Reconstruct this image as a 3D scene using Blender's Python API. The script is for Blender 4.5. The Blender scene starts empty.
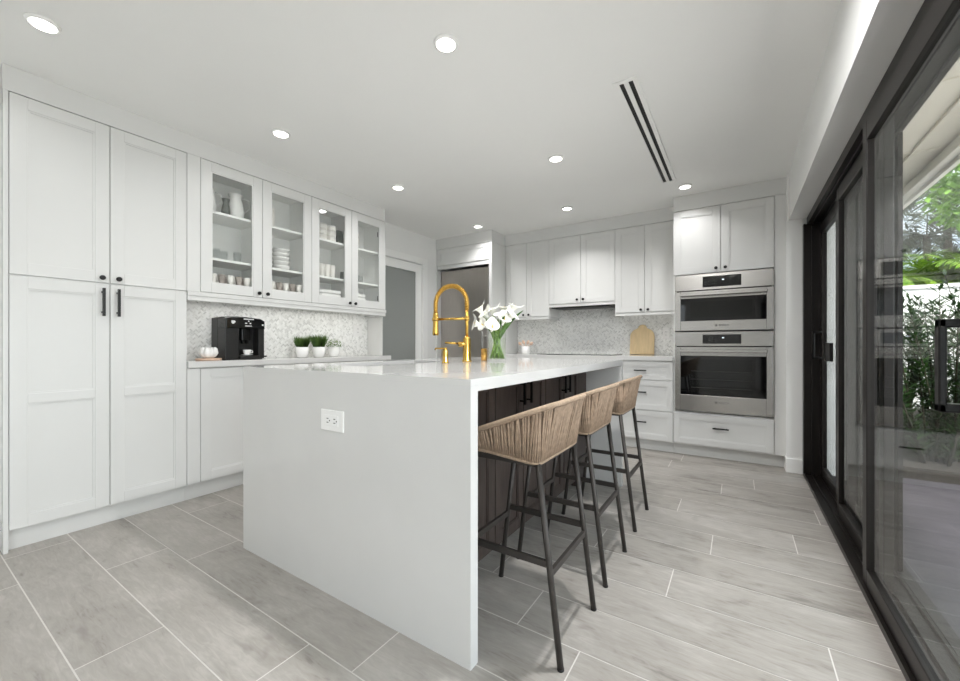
import bpy, bmesh, math, random
from mathutils import Vector, Matrix
random.seed(7)
SC = bpy.context.scene
COL = SC.collection
PI = math.pi

# ------------------------------------------------------------------ camera
cd = bpy.data.cameras.new('camera')
cam = bpy.data.objects.new('camera', cd); COL.objects.link(cam)
cd.sensor_fit = 'HORIZONTAL'; cd.sensor_width = 36.0
cd.lens = 397.0 * 36.0 / 960.0
cd.shift_y = 4.5 / 960.0
cd.clip_start = 0.02; cd.clip_end = 200
cam.location = (0, 0, 1.04)
cam.rotation_euler = (PI / 2, 0, math.radians(33.019))
SC.camera = cam

# ------------------------------------------------------------------ view, world, light
SC.view_settings.view_transform = 'Standard'
SC.view_settings.look = 'None'
SC.view_settings.exposure = 0.62
SC.view_settings.gamma = 1.0
SC.view_settings.use_curve_mapping = False
SC.cycles.max_bounces = 12
SC.cycles.diffuse_bounces = 6
SC.cycles.glossy_bounces = 6
SC.cycles.transmission_bounces = 8
SC.cycles.transparent_max_bounces = 24
SC.cycles.sample_clamp_indirect = 4.0
SC.cycles.caustics_reflective = False
SC.cycles.caustics_refractive = False

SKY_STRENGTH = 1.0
SKY_FILLSIDE = 4.0  # sky brightened toward the doors, out of view, to light the room
LAMP_W = 3.0
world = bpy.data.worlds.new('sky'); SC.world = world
world.use_nodes = True
wn, wl = world.node_tree.nodes, world.node_tree.links
wn.clear()
wo = wn.new('ShaderNodeOutputWorld'); wb = wn.new('ShaderNodeBackground')
tc = wn.new('ShaderNodeTexCoord'); mp = wn.new('ShaderNodeMapping'); nz = wn.new('ShaderNodeTexNoise'); cr = wn.new('ShaderNodeValToRGB')
mp.inputs['Scale'].default_value = (1, 1, 2.6)
nz.inputs['Scale'].default_value = 3.2; nz.inputs['Detail'].default_value = 6
cr.color_ramp.elements[0].position = 0.38; cr.color_ramp.elements[0].color = (0.60, 0.72, 0.86, 1)
cr.color_ramp.elements[1].position = 0.62; cr.color_ramp.elements[1].color = (1.0, .985, .96, 1)
wl.new(tc.outputs['Generated'], mp.inputs[0]); wl.new(mp.outputs[0], nz.inputs['Vector']); wl.new(nz.outputs['Fac'], cr.inputs[0])
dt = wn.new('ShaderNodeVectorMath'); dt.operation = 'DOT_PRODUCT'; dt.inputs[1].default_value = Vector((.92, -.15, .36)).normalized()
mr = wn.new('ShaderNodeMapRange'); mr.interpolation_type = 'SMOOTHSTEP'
mr.inputs[1].default_value = -.25; mr.inputs[2].default_value = .95; mr.inputs[3].default_value = SKY_STRENGTH; mr.inputs[4].default_value = SKY_FILLSIDE
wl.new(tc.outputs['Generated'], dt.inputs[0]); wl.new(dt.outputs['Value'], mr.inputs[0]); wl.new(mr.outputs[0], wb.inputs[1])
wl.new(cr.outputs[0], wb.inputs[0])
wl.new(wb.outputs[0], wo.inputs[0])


def area(name, loc, rot, sx, sy, w, portal=False, col=(1, 1, 1)):
    l = bpy.data.lights.new(name, 'AREA'); l.shape = 'RECTANGLE'; l.size = sx; l.size_y = sy
    l.energy = w; l.color = col
    o = bpy.data.objects.new(name, l); COL.objects.link(o); o.location = loc; o.rotation_euler = rot
    if portal:
        l.cycles.is_portal = True
    return o


area('door_daylight_portal', (.66, .68, 1.05), (0, PI / 2, 0), 2.0, 6.8, 1, True)
area('fill_window_portal', (-1.5, -2.96, 1.5), (PI / 2, 0, 0), .8, 1.2, 1, True)
# soft overcast sun coming in steeply from the garden side
sl = bpy.data.lights.new('sun', 'SUN'); sl.energy = 8.0; sl.angle = math.radians(6); sl.color = (1, 0.98, 0.96)
sun = bpy.data.objects.new('sun', sl); COL.objects.link(sun); sun.rotation_euler = (math.radians(38), math.radians(10), 0)


# ------------------------------------------------------------------ materials
def rgb(h):
    h = h.lstrip('#'); v = [int(h[i:i + 2], 16) / 255 for i in (0, 2, 4)]
    return tuple(c / 12.92 if c <= .04045 else ((c + .055) / 1.055) ** 2.4 for c in v) + (1,)


def newmat(name):
    m = bpy.data.materials.new(name); m.use_nodes = True
    nt = m.node_tree; nt.nodes.clear()
    out = nt.nodes.new('ShaderNodeOutputMaterial')
    return m, nt, out


def pbr(name, col, rough=.5, metal=0., noise=0., nscale=8., bump=0., bscale=60., stretch=(1, 1, 1), coat=0., spec=.5, trans=0., ior=1.45, emit=None, es=0., sss=0.):
    m, nt, out = newmat(name)
    N, L = nt.nodes, nt.links
    b = N.new('ShaderNodeBsdfPrincipled'); L.new(b.outputs[0], out.inputs[0])
    c = rgb(col) if isinstance(col, str) else col
    b.inputs['Base Color'].default_value = c
    b.inputs['Roughness'].default_value = rough
    b.inputs['Metallic'].default_value = metal
    b.inputs['Coat Weight'].default_value = coat
    b.inputs['Specular IOR Level'].default_value = spec
    b.inputs['Transmission Weight'].default_value = trans
    b.inputs['IOR'].default_value = ior
    if sss:
        b.inputs['Subsurface Weight'].default_value = sss; b.inputs['Subsurface Radius'].default_value = (.01, .01, .01)
    if emit is not None:
        b.inputs['Emission Color'].default_value = rgb(emit); b.inputs['Emission Strength'].default_value = es
    t = N.new('ShaderNodeTexCoord'); mpn = N.new('ShaderNodeMapping'); mpn.inputs['Scale'].default_value = stretch
    L.new(t.outputs['Object'], mpn.inputs[0])
    if noise > 0:
        n = N.new('ShaderNodeTexNoise'); n.inputs['Scale'].default_value = nscale; n.inputs['Detail'].default_value = 4
        L.new(mpn.outputs[0], n.inputs['Vector'])
        r = N.new('ShaderNodeMapRange'); r.inputs[1].default_value = .3; r.inputs[2].default_value = .7
        r.inputs[3].default_value = 1 - noise; r.inputs[4].default_value = 1 + noise
        L.new(n.outputs['Fac'], r.inputs[0])
        mx = N.new('ShaderNodeVectorMath'); mx.operation = 'SCALE'; mx.inputs[0].default_value = c[:3]
        L.new(r.outputs[0], mx.inputs['Scale']); L.new(mx.outputs[0], b.inputs['Base Color'])
    if bump > 0:
        n2 = N.new('ShaderNodeTexNoise'); n2.inputs['Scale'].default_value = bscale; n2.inputs['Detail'].default_value = 3
        L.new(mpn.outputs[0], n2.inputs['Vector'])
        bp = N.new('ShaderNodeBump'); bp.inputs['Strength'].default_value = bump; bp.inputs['Distance'].default_value = .002
        L.new(n2.outputs['Fac'], bp.inputs['Height']); L.new(bp.outputs[0], b.inputs['Normal'])
    return m


class NB:
    """tiny node builder for maths"""
    def __init__(s, nt): s.N = nt.nodes; s.L = nt.links

    def m(s, op, a, b=None, c=None):
        n = s.N.new('ShaderNodeMath'); n.operation = op
        for i, v in enumerate((a, b, c)):
            if v is None: continue
            if isinstance(v, (int, float)): n.inputs[i].default_value = v
            else: s.L.new(v, n.inputs[i])
        return n.outputs[0]


def thin_glass(name, tint, refl=1.0, rough=0.0, ior=1.5):
    m, nt, out = newmat(name)
    N, L = nt.nodes, nt.links
    tr = N.new('ShaderNodeBsdfTransparent'); tr.inputs[0].default_value = tint
    gl = N.new('ShaderNodeBsdfGlossy'); gl.inputs['Roughness'].default_value = rough; gl.inputs[0].default_value = (1, 1, 1, 1)
    lw = N.new('ShaderNodeLayerWeight'); lw.inputs[0].default_value = .5; B = NB(nt)   # Schlick, the same from both sides
    f0 = ((ior - 1) / (ior + 1)) ** 2
    mu = N.new('ShaderNodeMath'); mu.operation = 'MULTIPLY'; mu.inputs[1].default_value = refl; mu.use_clamp = True
    mx = N.new('ShaderNodeMixShader')
    L.new(B.m('ADD', B.m('MULTIPLY', B.m('POWER', lw.outputs['Facing'], 5), 1 - f0), f0), mu.inputs[0]); L.new(mu.outputs[0], mx.inputs[0]); L.new(tr.outputs[0], mx.inputs[1]); L.new(gl.outputs[0], mx.inputs[2])
    L.new(mx.outputs[0], out.inputs[0])
    return m


def herringbone(name, axes, width=.02, ang=45, cols=('#d9d9d6', '#c6c6c3', '#b0b0ae'), grout='#d8d8d5', gw=.07):
    """mosaic of 2:1 marble tiles laid in herringbone"""
    m, nt, out = newmat(name); N, L = nt.nodes, nt.links; B = NB(nt)
    t = N.new('ShaderNodeTexCoord'); sp = N.new('ShaderNodeSeparateXYZ'); L.new(t.outputs['Object'], sp.inputs[0])
    p = sp.outputs[axes[0]]; q = sp.outputs[axes[1]]
    ca, sa = math.cos(math.radians(ang)) / width, math.sin(math.radians(ang)) / width
    x = B.m('ADD', B.m('ADD', B.m('MULTIPLY', p, ca), B.m('MULTIPLY', q, sa)), 400)
    y = B.m('ADD', B.m('ADD', B.m('MULTIPLY', p, -sa), B.m('MULTIPLY', q, ca)), 400)
    i, j = B.m('FLOOR', x), B.m('FLOOR', y)
    fx, fy = B.m('SUBTRACT', x, i), B.m('SUBTRACT', y, j)
    k = B.m('FLOORED_MODULO', B.m('SUBTRACT', i, j), 4)
    hor = B.m('LESS_THAN', k, 1.5); k1 = B.m('COMPARE', k, 1, .1); k2 = B.m('COMPARE', k, 2, .1)
    u = B.m('ADD', fx, k1); v = B.m('ADD', fy, k2)
    lu = B.m('ADD', hor, 1); lv = B.m('SUBTRACT', 2, hor)
    d = B.m('MINIMUM', B.m('MINIMUM', u, B.m('SUBTRACT', lu, u)), B.m('MINIMUM', v, B.m('SUBTRACT', lv, v)))
    edge = B.m('LESS_THAN', d, gw)
    cx = N.new('ShaderNodeCombineXYZ'); L.new(B.m('SUBTRACT', i, k1), cx.inputs[0]); L.new(B.m('SUBTRACT', j, k2), cx.inputs[1]); L.new(hor, cx.inputs[2])
    w = N.new('ShaderNodeTexWhiteNoise'); L.new(cx.outputs[0], w.inputs['Vector'])
    nz = N.new('ShaderNodeTexNoise'); nz.inputs['Scale'].default_value = 6; nz.inputs['Detail'].default_value = 5; L.new(t.outputs['Object'], nz.inputs['Vector'])
    mixf = B.m('ADD', B.m('MULTIPLY', w.outputs['Value'], .75), B.m('MULTIPLY', nz.outputs['Fac'], .4))
    r = N.new('ShaderNodeValToRGB'); e = r.color_ramp.elements
    e[0].position = .15; e[0].color = rgb(cols[2]); e[1].position = .9; e[1].color = rgb(cols[0])
    e2 = r.color_ramp.elements.new(.5); e2.color = rgb(cols[1])
    L.new(mixf, r.inputs[0])
    mx = N.new('ShaderNodeMix'); mx.data_type = 'RGBA'; L.new(edge, mx.inputs[0]); L.new(r.outputs[0], mx.inputs[6]); mx.inputs[7].default_value = rgb(grout)
    b = N.new('ShaderNodeBsdfPrincipled'); L.new(mx.outputs[2], b.inputs['Base Color']); b.inputs['Roughness'].default_value = .3
    bp = N.new('ShaderNodeBump'); bp.inputs['Strength'].default_value = .4; bp.inputs['Distance'].default_value = .001; bp.invert = True
    L.new(edge, bp.inputs['Height']); L.new(bp.outputs[0], b.inputs['Normal'])
    L.new(b.outputs[0], out.inputs[0])
    return m


def floor_material():
    m, nt, out = newmat('plank_porcelain'); N, L = nt.nodes, nt.links; B = NB(nt)
    t = N.new('ShaderNodeTexCoord'); at = N.new('ShaderNodeAttribute'); at.attribute_name = 'pid'
    off = N.new('ShaderNodeVectorMath'); off.operation = 'SCALE'; L.new(at.outputs['Color'], off.inputs[0]); off.inputs['Scale'].default_value = 37.
    ad = N.new('ShaderNodeVectorMath'); ad.operation = 'ADD'; L.new(t.outputs['Object'], ad.inputs[0]); L.new(off.outputs[0], ad.inputs[1])
    def noise(sc, detail, stretch, dist=0.):
        mp_ = N.new('ShaderNodeMapping'); mp_.inputs['Scale'].default_value = stretch; L.new(ad.outputs[0], mp_.inputs[0])
        n = N.new('ShaderNodeTexNoise'); n.inputs['Scale'].default_value = sc; n.inputs['Detail'].default_value = detail; n.inputs['Distortion'].default_value = dist
        n.inputs['Roughness'].default_value = .6
        L.new(mp_.outputs[0], n.inputs['Vector']); return n.outputs['Fac']
    a = noise(3., 6, (.9, 2.2, 1), 1.2)
    g = noise(14., 8, (.7, 4.2, 1), 1.2)
    bl = noise(1.6, 3, (1, 1.6, 1))
    v = B.m('ADD', B.m('ADD', B.m('MULTIPLY', a, .42), B.m('MULTIPLY', g, .33)), B.m('MULTIPLY', bl, .25))
    sp = N.new('ShaderNodeSeparateColor'); L.new(at.outputs['Color'], sp.inputs[0])
    v = B.m('ADD', v, B.m('MULTIPLY', B.m('SUBTRACT', sp.outputs[0], .5), .07))
    r = N.new('ShaderNodeValToRGB'); e = r.color_ramp.elements
    e[0].position = .37; e[0].color = rgb('#7f7a74'); e[1].position = .63; e[1].color = rgb('#b4afa9')
    k = r.color_ramp.elements.new(.45); k.color = rgb('#9b968f'); k = r.color_ramp.elements.new(.54); k.color = rgb('#a6a19b')
    L.new(v, r.inputs[0])
    # sparse darker knots
    kn = noise(5.5, 2, (1, 1.8, 1), .5)
    kr = N.new('ShaderNodeMapRange'); kr.inputs[1].default_value = .64; kr.inputs[2].default_value = .76; L.new(kn, kr.inputs[0])
    mx = N.new('ShaderNodeMix'); mx.data_type = 'RGBA'; L.new(B.m('MULTIPLY', kr.outputs[0], .55), mx.inputs[0]); L.new(r.outputs[0], mx.inputs[6]); mx.inputs[7].default_value = rgb('#827c76')
    b = N.new('ShaderNodeBsdfPrincipled'); L.new(mx.outputs[2], b.inputs['Base Color']); b.inputs['Roughness'].default_value = .42
    bp = N.new('ShaderNodeBump'); bp.inputs['Strength'].default_value = .15; bp.inputs['Distance'].default_value = .001
    L.new(g, bp.inputs['Height']); L.new(bp.outputs[0], b.inputs['Normal'])
    L.new(b.outputs[0], out.inputs[0]); return m


def screen_material():
    m, nt, out = newmat('insect_screen'); N, L = nt.nodes, nt.links
    tr = N.new('ShaderNodeBsdfTransparent'); df = N.new('ShaderNodeBsdfDiffuse'); df.inputs[0].default_value = rgb('#100f0e')
    mx = N.new('ShaderNodeMixShader'); mx.inputs[0].default_value = .88
    L.new(tr.outputs[0], mx.inputs[1]); L.new(df.outputs[0], mx.inputs[2]); L.new(mx.outputs[0], out.inputs[0]); return m


def leaf_mat(name, c1, c2, rough=.5):
    m, nt, out = newmat(name); N, L = nt.nodes, nt.links
    t = N.new('ShaderNodeTexCoord'); n = N.new('ShaderNodeTexNoise'); n.inputs['Scale'].default_value = 14; L.new(t.outputs['Object'], n.inputs['Vector'])
    r = N.new('ShaderNodeValToRGB'); r.color_ramp.elements[0].position = .35; r.color_ramp.elements[1].position = .65
    r.color_ramp.elements[0].color = rgb(c1); r.color_ramp.elements[1].color = rgb(c2); L.new(n.outputs['Fac'], r.inputs[0])
    b = N.new('ShaderNodeBsdfPrincipled'); b.inputs['Roughness'].default_value = rough; L.new(r.outputs[0], b.inputs['Base Color'])
    tl = N.new('ShaderNodeBsdfTranslucent'); L.new(r.outputs[0], tl.inputs[0])
    mx = N.new('ShaderNodeMixShader'); mx.inputs[0].default_value = .3; L.new(b.outputs[0], mx.inputs[1]); L.new(tl.outputs[0], mx.inputs[2])
    L.new(mx.outputs[0], out.inputs[0]); return m


WHITE = pbr('cabinet_paint', '#d9d9d7', .38, noise=.012, nscale=3)
CARC = pbr('cabinet_interior', '#f0f0ee', .5, noise=.012, nscale=3)
WALLP = pbr('wall_paint', '#ebebe9', .6, noise=.01, nscale=2, bump=.03, bscale=150)
CEILP = pbr('ceiling_paint', '#f3f3f1', .7, noise=.01, nscale=1.5, bump=.03, bscale=120)
TRIMP = pbr('trim_paint', '#f3f3f1', .4, noise=.01, nscale=3)
QUARTZ = pbr('white_quartz', '#d3d2d0', .08, noise=.012, nscale=5, spec=.55)
BLACKM = pbr('matte_black_metal', '#161514', .38, metal=.3, noise=.08, nscale=30)
BRONZE = pbr('dark_bronze_aluminium', '#1d1916', .38, metal=.35, noise=.05, nscale=20)
STOOLM = pbr('stool_metal', '#3d3936', .45, metal=.3, noise=.06, nscale=30)
DARKWOOD = pbr('dark_stained_oak', '#453c38', .42, noise=.25, nscale=10, stretch=(6, 6, .7), bump=.12, bscale=40)
ROPE = pbr('taupe_rope', '#9c8672', .85, noise=.22, nscale=60, bump=.6, bscale=500)
ROPE2 = pbr('taupe_rope_wrap', '#a08b76', .85, noise=.18, nscale=80, bump=.8, bscale=400)
STEEL = pbr('brushed_steel', '#b4b1ad', .27, metal=1., noise=.05, nscale=14, stretch=(1, 1, 18))
STEELD = pbr('fridge_steel', '#bcb6b0', .3, metal=1., noise=.04, nscale=8, stretch=(14, 1, 1))
CHROME = pbr('chrome', '#d8d8d8', .12, metal=1., noise=.02)
BLKGLASS = pbr('black_glass', '#0b0b0c', .04, noise=.02, spec=.7)
OVENIN = pbr('oven_glass', '#121211', .06, noise=.1, nscale=5, spec=.6)
SINKM = pbr('dark_sink_steel', '#55534f', .35, metal=1., noise=.05)
RACKM = pbr('dim_rack_metal', '#3c3c3a', .4, metal=.5, noise=.05)
GOLD = pbr('brushed_gold', '#d2ab58', .24, metal=1., noise=.05, nscale=40)
GOLDD = pbr('gold_spring', '#bf9748', .32, metal=1., noise=.08, nscale=60)
PORC = pbr('white_porcelain', '#f0efed', .2, noise=.01)
PORCT = pbr('ribbed_porcelain', '#e9e6e1', .35, noise=.03, nscale=30)
MUGBR = pbr('brown_glaze', '#a39a93', .35, noise=.3, nscale=40)
GREYGL = pbr('grey_glaze', '#6b6e6a', .3, noise=.2, nscale=20)
WOOD = pbr('light_maple', '#d6bd93', .5, noise=.09, nscale=7, stretch=(6, 6, .6), bump=.05)
WOODP = pbr('pale_pink_wood', '#d8b9a2', .5, noise=.08, nscale=12, stretch=(4, 4, 1))
SOIL = pbr('soil', '#4a3a2c', .95, noise=.3, nscale=80)
BLKPLAST = pbr('black_plastic', '#1c1b1a', .35, noise=.05, nscale=30)
BLKGLOSS = pbr('glossy_black_plastic', '#111111', .15, noise=.05, nscale=30)
PRINT = pbr('white_print', '#e8e8e6', .5, noise=.01)
DARKPRINT = pbr('dark_print', '#3a3a3a', .4, noise=.01)
VENTD = pbr('vent_shadow_metal', '#161616', .6, noise=.05)
GREYGLASS = pbr('frosted_door_glass', '#8f928f', .28, noise=.02, nscale=3)
GROUT = pbr('grout', '#dad7d2', .85, noise=.03, nscale=40)
FLOORM = floor_material()
HB_L = herringbone('herringbone_marble_left', (1, 2), .0125, 45, ('#f4f4f2', '#e6e6e3', '#c6c6c3'), '#eeeeeb')
HB_B = herringbone('herringbone_marble_back', (0, 2), .0135, 45, ('#f4f4f2', '#e8e8e5', '#c9c9c7'), '#ecece9')
GLASS = thin_glass('cabinet_glass', (.99, .995, .99, 1), .8)
DOORGLASS = thin_glass('tinted_door_glass', (.84, .85, .84, 1), .55)
VASEG = thin_glass('vase_glass', (.97, .98, .965, 1), .7)
CLEAR = thin_glass('drinking_glass', (.93, .94, .94, 1), 1.8)
WATER = thin_glass('water', (.96, .975, .94, 1), .4, ior=1.33)
SCREEN = screen_material()
LAMPM = pbr('lamp_lens', '#ffffff', .4, emit='#fffaf2', es=5.)
DISPM = pbr('display_glow', '#e8f0ff', .4, emit='#e8f0ff', es=.9)
STUCCO = pbr('white_stucco', '#e6e6e2', .8, noise=.04, nscale=6, bump=.2, bscale=60)
SOFF = pbr('eave_paint', '#c9c3b6', .7, noise=.04, nscale=4)
FASC = pbr('fascia_paint', '#dcd8cf', .6, noise=.03, nscale=4)
DECK = pbr('grey_deck_tile', '#423f45', .35, noise=.22, nscale=5, stretch=(1, 5, 1), bump=.1)
EARTH = pbr('garden_soil', '#1f1a14', .95, noise=.3, nscale=14, bump=.4)
TWIG = pbr('dark_twig', '#2c2a1c', .9, noise=.3, nscale=20)
BARK = pbr('palm_bark', '#6e6659', .9, noise=.3, nscale=20, bump=.5)
PETAL = pbr('calla_petal', '#f6f5ee', .45, noise=.02, nscale=20, sss=.15)
SPADIX = pbr('calla_spadix', '#e2c24a', .6, noise=.1, nscale=60)
STEM = pbr('calla_stem', '#6c8f36', .45, noise=.2, nscale=30)
CLEAF = leaf_mat('calla_leaf', '#3f6a2b', '#6c9644')
GRASS = leaf_mat('herb_leaf', '#3d5a2a', '#6f8e48')
GRASS2 = leaf_mat('herb_leaf_light', '#55783a', '#9bb86a')
HEDGE = leaf_mat('hedge_leaf', '#142a0e', '#2f4d1c')
PALMY = leaf_mat('areca_leaf', '#4f7a1c', '#93b03c')
PALMG = leaf_mat('grey_palm_leaf', '#3f4c38', '#6b785c')
TREEL = leaf_mat('tree_leaf', '#57872a', '#8cb845')

# ------------------------------------------------------------------ object helpers
ORG = {}


def wloc(o): return ORG.get(o.name, Vector((0, 0, 0)))


def setp(o, label=None, cat=None, group=None, kind=None):
    if label: o['label'] = label
    if cat: o['category'] = cat
    if group: o['group'] = group
    if kind: o['kind'] = kind
    return o


def thing(name, label, cat, loc, group=None, kind=None):
    o = bpy.data.objects.new(name, None); COL.objects.link(o); o.empty_display_size = .05
    o.location = loc; ORG[o.name] = Vector(loc)
    return setp(o, label, cat, group, kind)


class MB:
    def __init__(s): s.bm = bmesh.new()

    def _mark(s): return len(s.bm.faces)

    def box(s, x0, x1, y0, y1, z0, z1, bev=0., mi=0):
        if x0 > x1: x0, x1 = x1, x0
        if y0 > y1: y0, y1 = y1, y0
        if z0 > z1: z0, z1 = z1, z0
        vs = [s.bm.verts.new(p) for p in ((x0, y0, z0), (x1, y0, z0), (x1, y1, z0), (x0, y1, z0), (x0, y0, z1), (x1, y0, z1), (x1, y1, z1), (x0, y1, z1))]
        fs = [s.bm.faces.new([vs[i] for i in f]) for f in ((0, 3, 2, 1), (4, 5, 6, 7), (0, 1, 5, 4), (1, 2, 6, 5), (2, 3, 7, 6), (3, 0, 4, 7))]
        for f in fs: f.material_index = mi
        if bev > 0:
            es = list({e for f in fs for e in f.edges})
            r = bmesh.ops.bevel(s.bm, geom=es, offset=bev, segments=2, profile=.5, affect='EDGES')
            for f in r['faces']: f.material_index = mi
        return s

    def prism(s, pts, vec, mi=0, bev=0.):
        """closed polygon of 3-D points extruded by a vector"""
        vec = Vector(vec)
        a = [s.bm.verts.new(p) for p in pts]; b = [s.bm.verts.new(Vector(p) + vec) for p in pts]
        n = len(pts); fs = [s.bm.faces.new(a[::-1]), s.bm.faces.new(b)]
        for i in range(n): fs.append(s.bm.faces.new((a[i], a[(i + 1) % n], b[(i + 1) % n], b[i])))
        for f in fs: f.material_index = mi
        bmesh.ops.recalc_face_normals(s.bm, faces=fs)
        if bev:
            es = list({e for f in fs[:2] for e in f.edges})
            bmesh.ops.bevel(s.bm, geom=es, offset=bev, segments=2, profile=.5, affect='EDGES')
        return s

    def rings(s, rings, cap=True, smooth=True, mi=0, closed=True):
        vr = [[s.bm.verts.new(p) for p in r] for r in rings]
        n = len(vr[0]); fs = []
        for a, b in zip(vr, vr[1:]):
            for i in range(n if closed else n - 1):
                fs.append(s.bm.faces.new((a[i], a[(i + 1) % n], b[(i + 1) % n], b[i])))
        for f in fs: f.smooth = smooth
        if cap and closed:
            fs.append(s.bm.faces.new(vr[0][::-1])); fs.append(s.bm.faces.new(vr[-1]))
        for f in fs: f.material_index = mi
        return s

    def tube(s, pts, r, seg=8, cap=True, smooth=True, mi=0):
        pts = [Vector(p) for p in pts]; n = len(pts)
        rs = r if isinstance(r, (list, tuple)) else [r] * n
        t = (pts[1] - pts[0]).normalized()
        ref = Vector((0, 0, 1)) if abs(t.z) < .9 else Vector((1, 0, 0))
        nrm = (ref - t * ref.dot(t)).normalized(); R = []
        for i, p in enumerate(pts):
            if i == 0: t = pts[1] - pts[0]
            elif i == n - 1: t = pts[-1] - pts[-2]
            else: t = (pts[i + 1] - p).normalized() + (p - pts[i - 1]).normalized()
            t = t.normalized()
            nrm = nrm - t * nrm.dot(t); nrm.normalize(); bn = t.cross(nrm)
            R.append([p + (nrm * math.cos(2 * PI * k / seg) + bn * math.sin(2 * PI * k / seg)) * rs[i] for k in range(seg)])
        return s.rings(R, cap, smooth, mi)

    def bar(s, p0, p1, w, d, mi=0):
        """rectangular bar between two points"""
        p0, p1 = Vector(p0), Vector(p1); t = (p1 - p0).normalized()
        ref = Vector((0, 0, 1)) if abs(t.z) < .9 else Vector((0, 1, 0))
        a = (ref - t * ref.dot(t)).normalized(); b = t.cross(a)
        R = [[p + a * sx * d / 2 + b * sy * w / 2 for sx, sy in ((-1, -1), (1, -1), (1, 1), (-1, 1))] for p in (p0, p1)]
        return s.rings(R, True, False, mi)

    def lathe(s, prof, c=(0, 0, 0), seg=24, mi=0, smooth=True, cap=True):
        """profile of (radius, z)"""
        c = Vector(c); R = []
        for r, z in prof:
            R.append([c + Vector((max(r, 1e-4) * math.cos(2 * PI * k / seg), max(r, 1e-4) * math.sin(2 * PI * k / seg), z)) for k in range(seg)])
        return s.rings(R, cap, smooth, mi)

    def quad(s, a, b, c, d, mi=0):
        f = s.bm.faces.new([s.bm.verts.new(p) for p in (a, b, c, d)]); f.material_index = mi; return s

    def build(s, name, mat, parent=None, label=None, cat=None, group=None, kind=None, recalc=True, origin=None):
        if recalc: bmesh.ops.recalc_face_normals(s.bm, faces=s.bm.faces)
        if parent is not None: o0 = wloc(parent)
        elif origin is not None: o0 = Vector(origin)
        else:
            xs = [v.co for v in s.bm.verts]
            o0 = Vector(((min(v.x for v in xs) + max(v.x for v in xs)) / 2, (min(v.y for v in xs) + max(v.y for v in xs)) / 2, min(v.z for v in xs)))
        bmesh.ops.translate(s.bm, vec=-o0, verts=s.bm.verts)
        me = bpy.data.meshes.new(name); s.bm.to_mesh(me); s.bm.free()
        for mm in (mat if isinstance(mat, (list, tuple)) else [mat]): me.materials.append(mm)
        o = bpy.data.objects.new(name, me); COL.objects.link(o)
        if parent is not None: o.parent = parent
        else: o.location = o0
        ORG[o.name] = o0
        return setp(o, label, cat, group, kind)


def dup(root, loc, label=None, rz=None, group=None):
    """copy of a thing with copies of its parts and sub-parts"""
    r = root.copy(); COL.objects.link(r); r.location = loc; ORG[r.name] = Vector(loc)
    if rz is not None: r.rotation_euler = (0, 0, rz)
    if label: r['label'] = label
    if group: r['group'] = group
    for ch in list(root.children):
        c = ch.copy(); COL.objects.link(c); c.parent = r
        for g in list(ch.children):
            d = g.copy(); COL.objects.link(d); d.parent = c
    return r


def struct(name, mb, mat, parent=None):
    return mb.build(name, mat, parent, kind='structure')


class Face:
    """a vertical front: 'E' faces +X, 'S' faces -Y, 'W' faces -X; u runs along it, d is outwards"""
    def __init__(s, way, at): s.w = way; s.at = at

    def P(s, u, z, d):
        if s.w == 'E': return (s.at + d, u, z)
        if s.w == 'W': return (s.at - d, u, z)
        return (u, s.at - d, z)

    def box(s, mb, u0, u1, z0, z1, d0, d1, bev=0., mi=0):
        a, b = s.P(u0, z0, d0), s.P(u1, z1, d1)
        mb.box(a[0], b[0], a[1], b[1], a[2], b[2], bev, mi)


def frame_faces(F, mb, u0, u1, z0, z1, rail, t=.02, mids=(), panel=True, mr=.05):
    F.box(mb, u0, u0 + rail, z0, z1, 0, t, .0016); F.box(mb, u1 - rail, u1, z0, z1, 0, t, .0016)
    F.box(mb, u0 + rail, u1 - rail, z0, z0 + rail, 0, t, .0012); F.box(mb, u0 + rail, u1 - rail, z1 - rail, z1, 0, t, .0012)
    zs = [z0 + rail] + [v for mz in mids for v in (mz - mr / 2, mz + mr / 2)] + [z1 - rail]
    for mz in mids: F.box(mb, u0 + rail, u1 - rail, mz - mr / 2, mz + mr / 2, 0, t, .0012)
    st = .008
    for a, b in zip(zs[0::2], zs[1::2]):
        ua, ub = u0 + rail, u1 - rail
        F.box(mb, ua, ua + st, a, b, 0, t - .003); F.box(mb, ub - st, ub, a, b, 0, t - .003)
        F.box(mb, ua + st, ub - st, a, a + st, 0, t - .003); F.box(mb, ua + st, ub - st, b - st, b, 0, t - .003)
        if panel: F.box(mb, ua + st, ub - st, a + st, b - st, 0, t - .0085)


def knob(F, parent, u, z, d):
    m = MB(); p = Vector(F.P(u, z, d)); q = Vector(F.P(u, z, d + .014)); r = Vector(F.P(u, z, d + .026))
    m.tube([p, q], .005, 10); m.tube([q, q + (r - q) * .15, q + (r - q) * .8, r], [.010, .0135, .0135, .010], 14)
    return m.build('knob', BLACKM, parent)


def pull(F, parent, u0, z0, u1, z1, d, name='handle', mat=BLACKM, th=.012, proj=.030):
    m = MB(); a, b = Vector(F.P(u0, z0, d + proj)), Vector(F.P(u1, z1, d + proj))
    m.bar(a, b, th, th)
    for f in (.14, .86):
        c = a.lerp(b, f); base = Vector(F.P(u0 + (u1 - u0) * f, z0 + (z1 - z0) * f, d))
        m.bar(base, c, th * .8, th * .8)
    return m.build(name, mat, parent)


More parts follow.
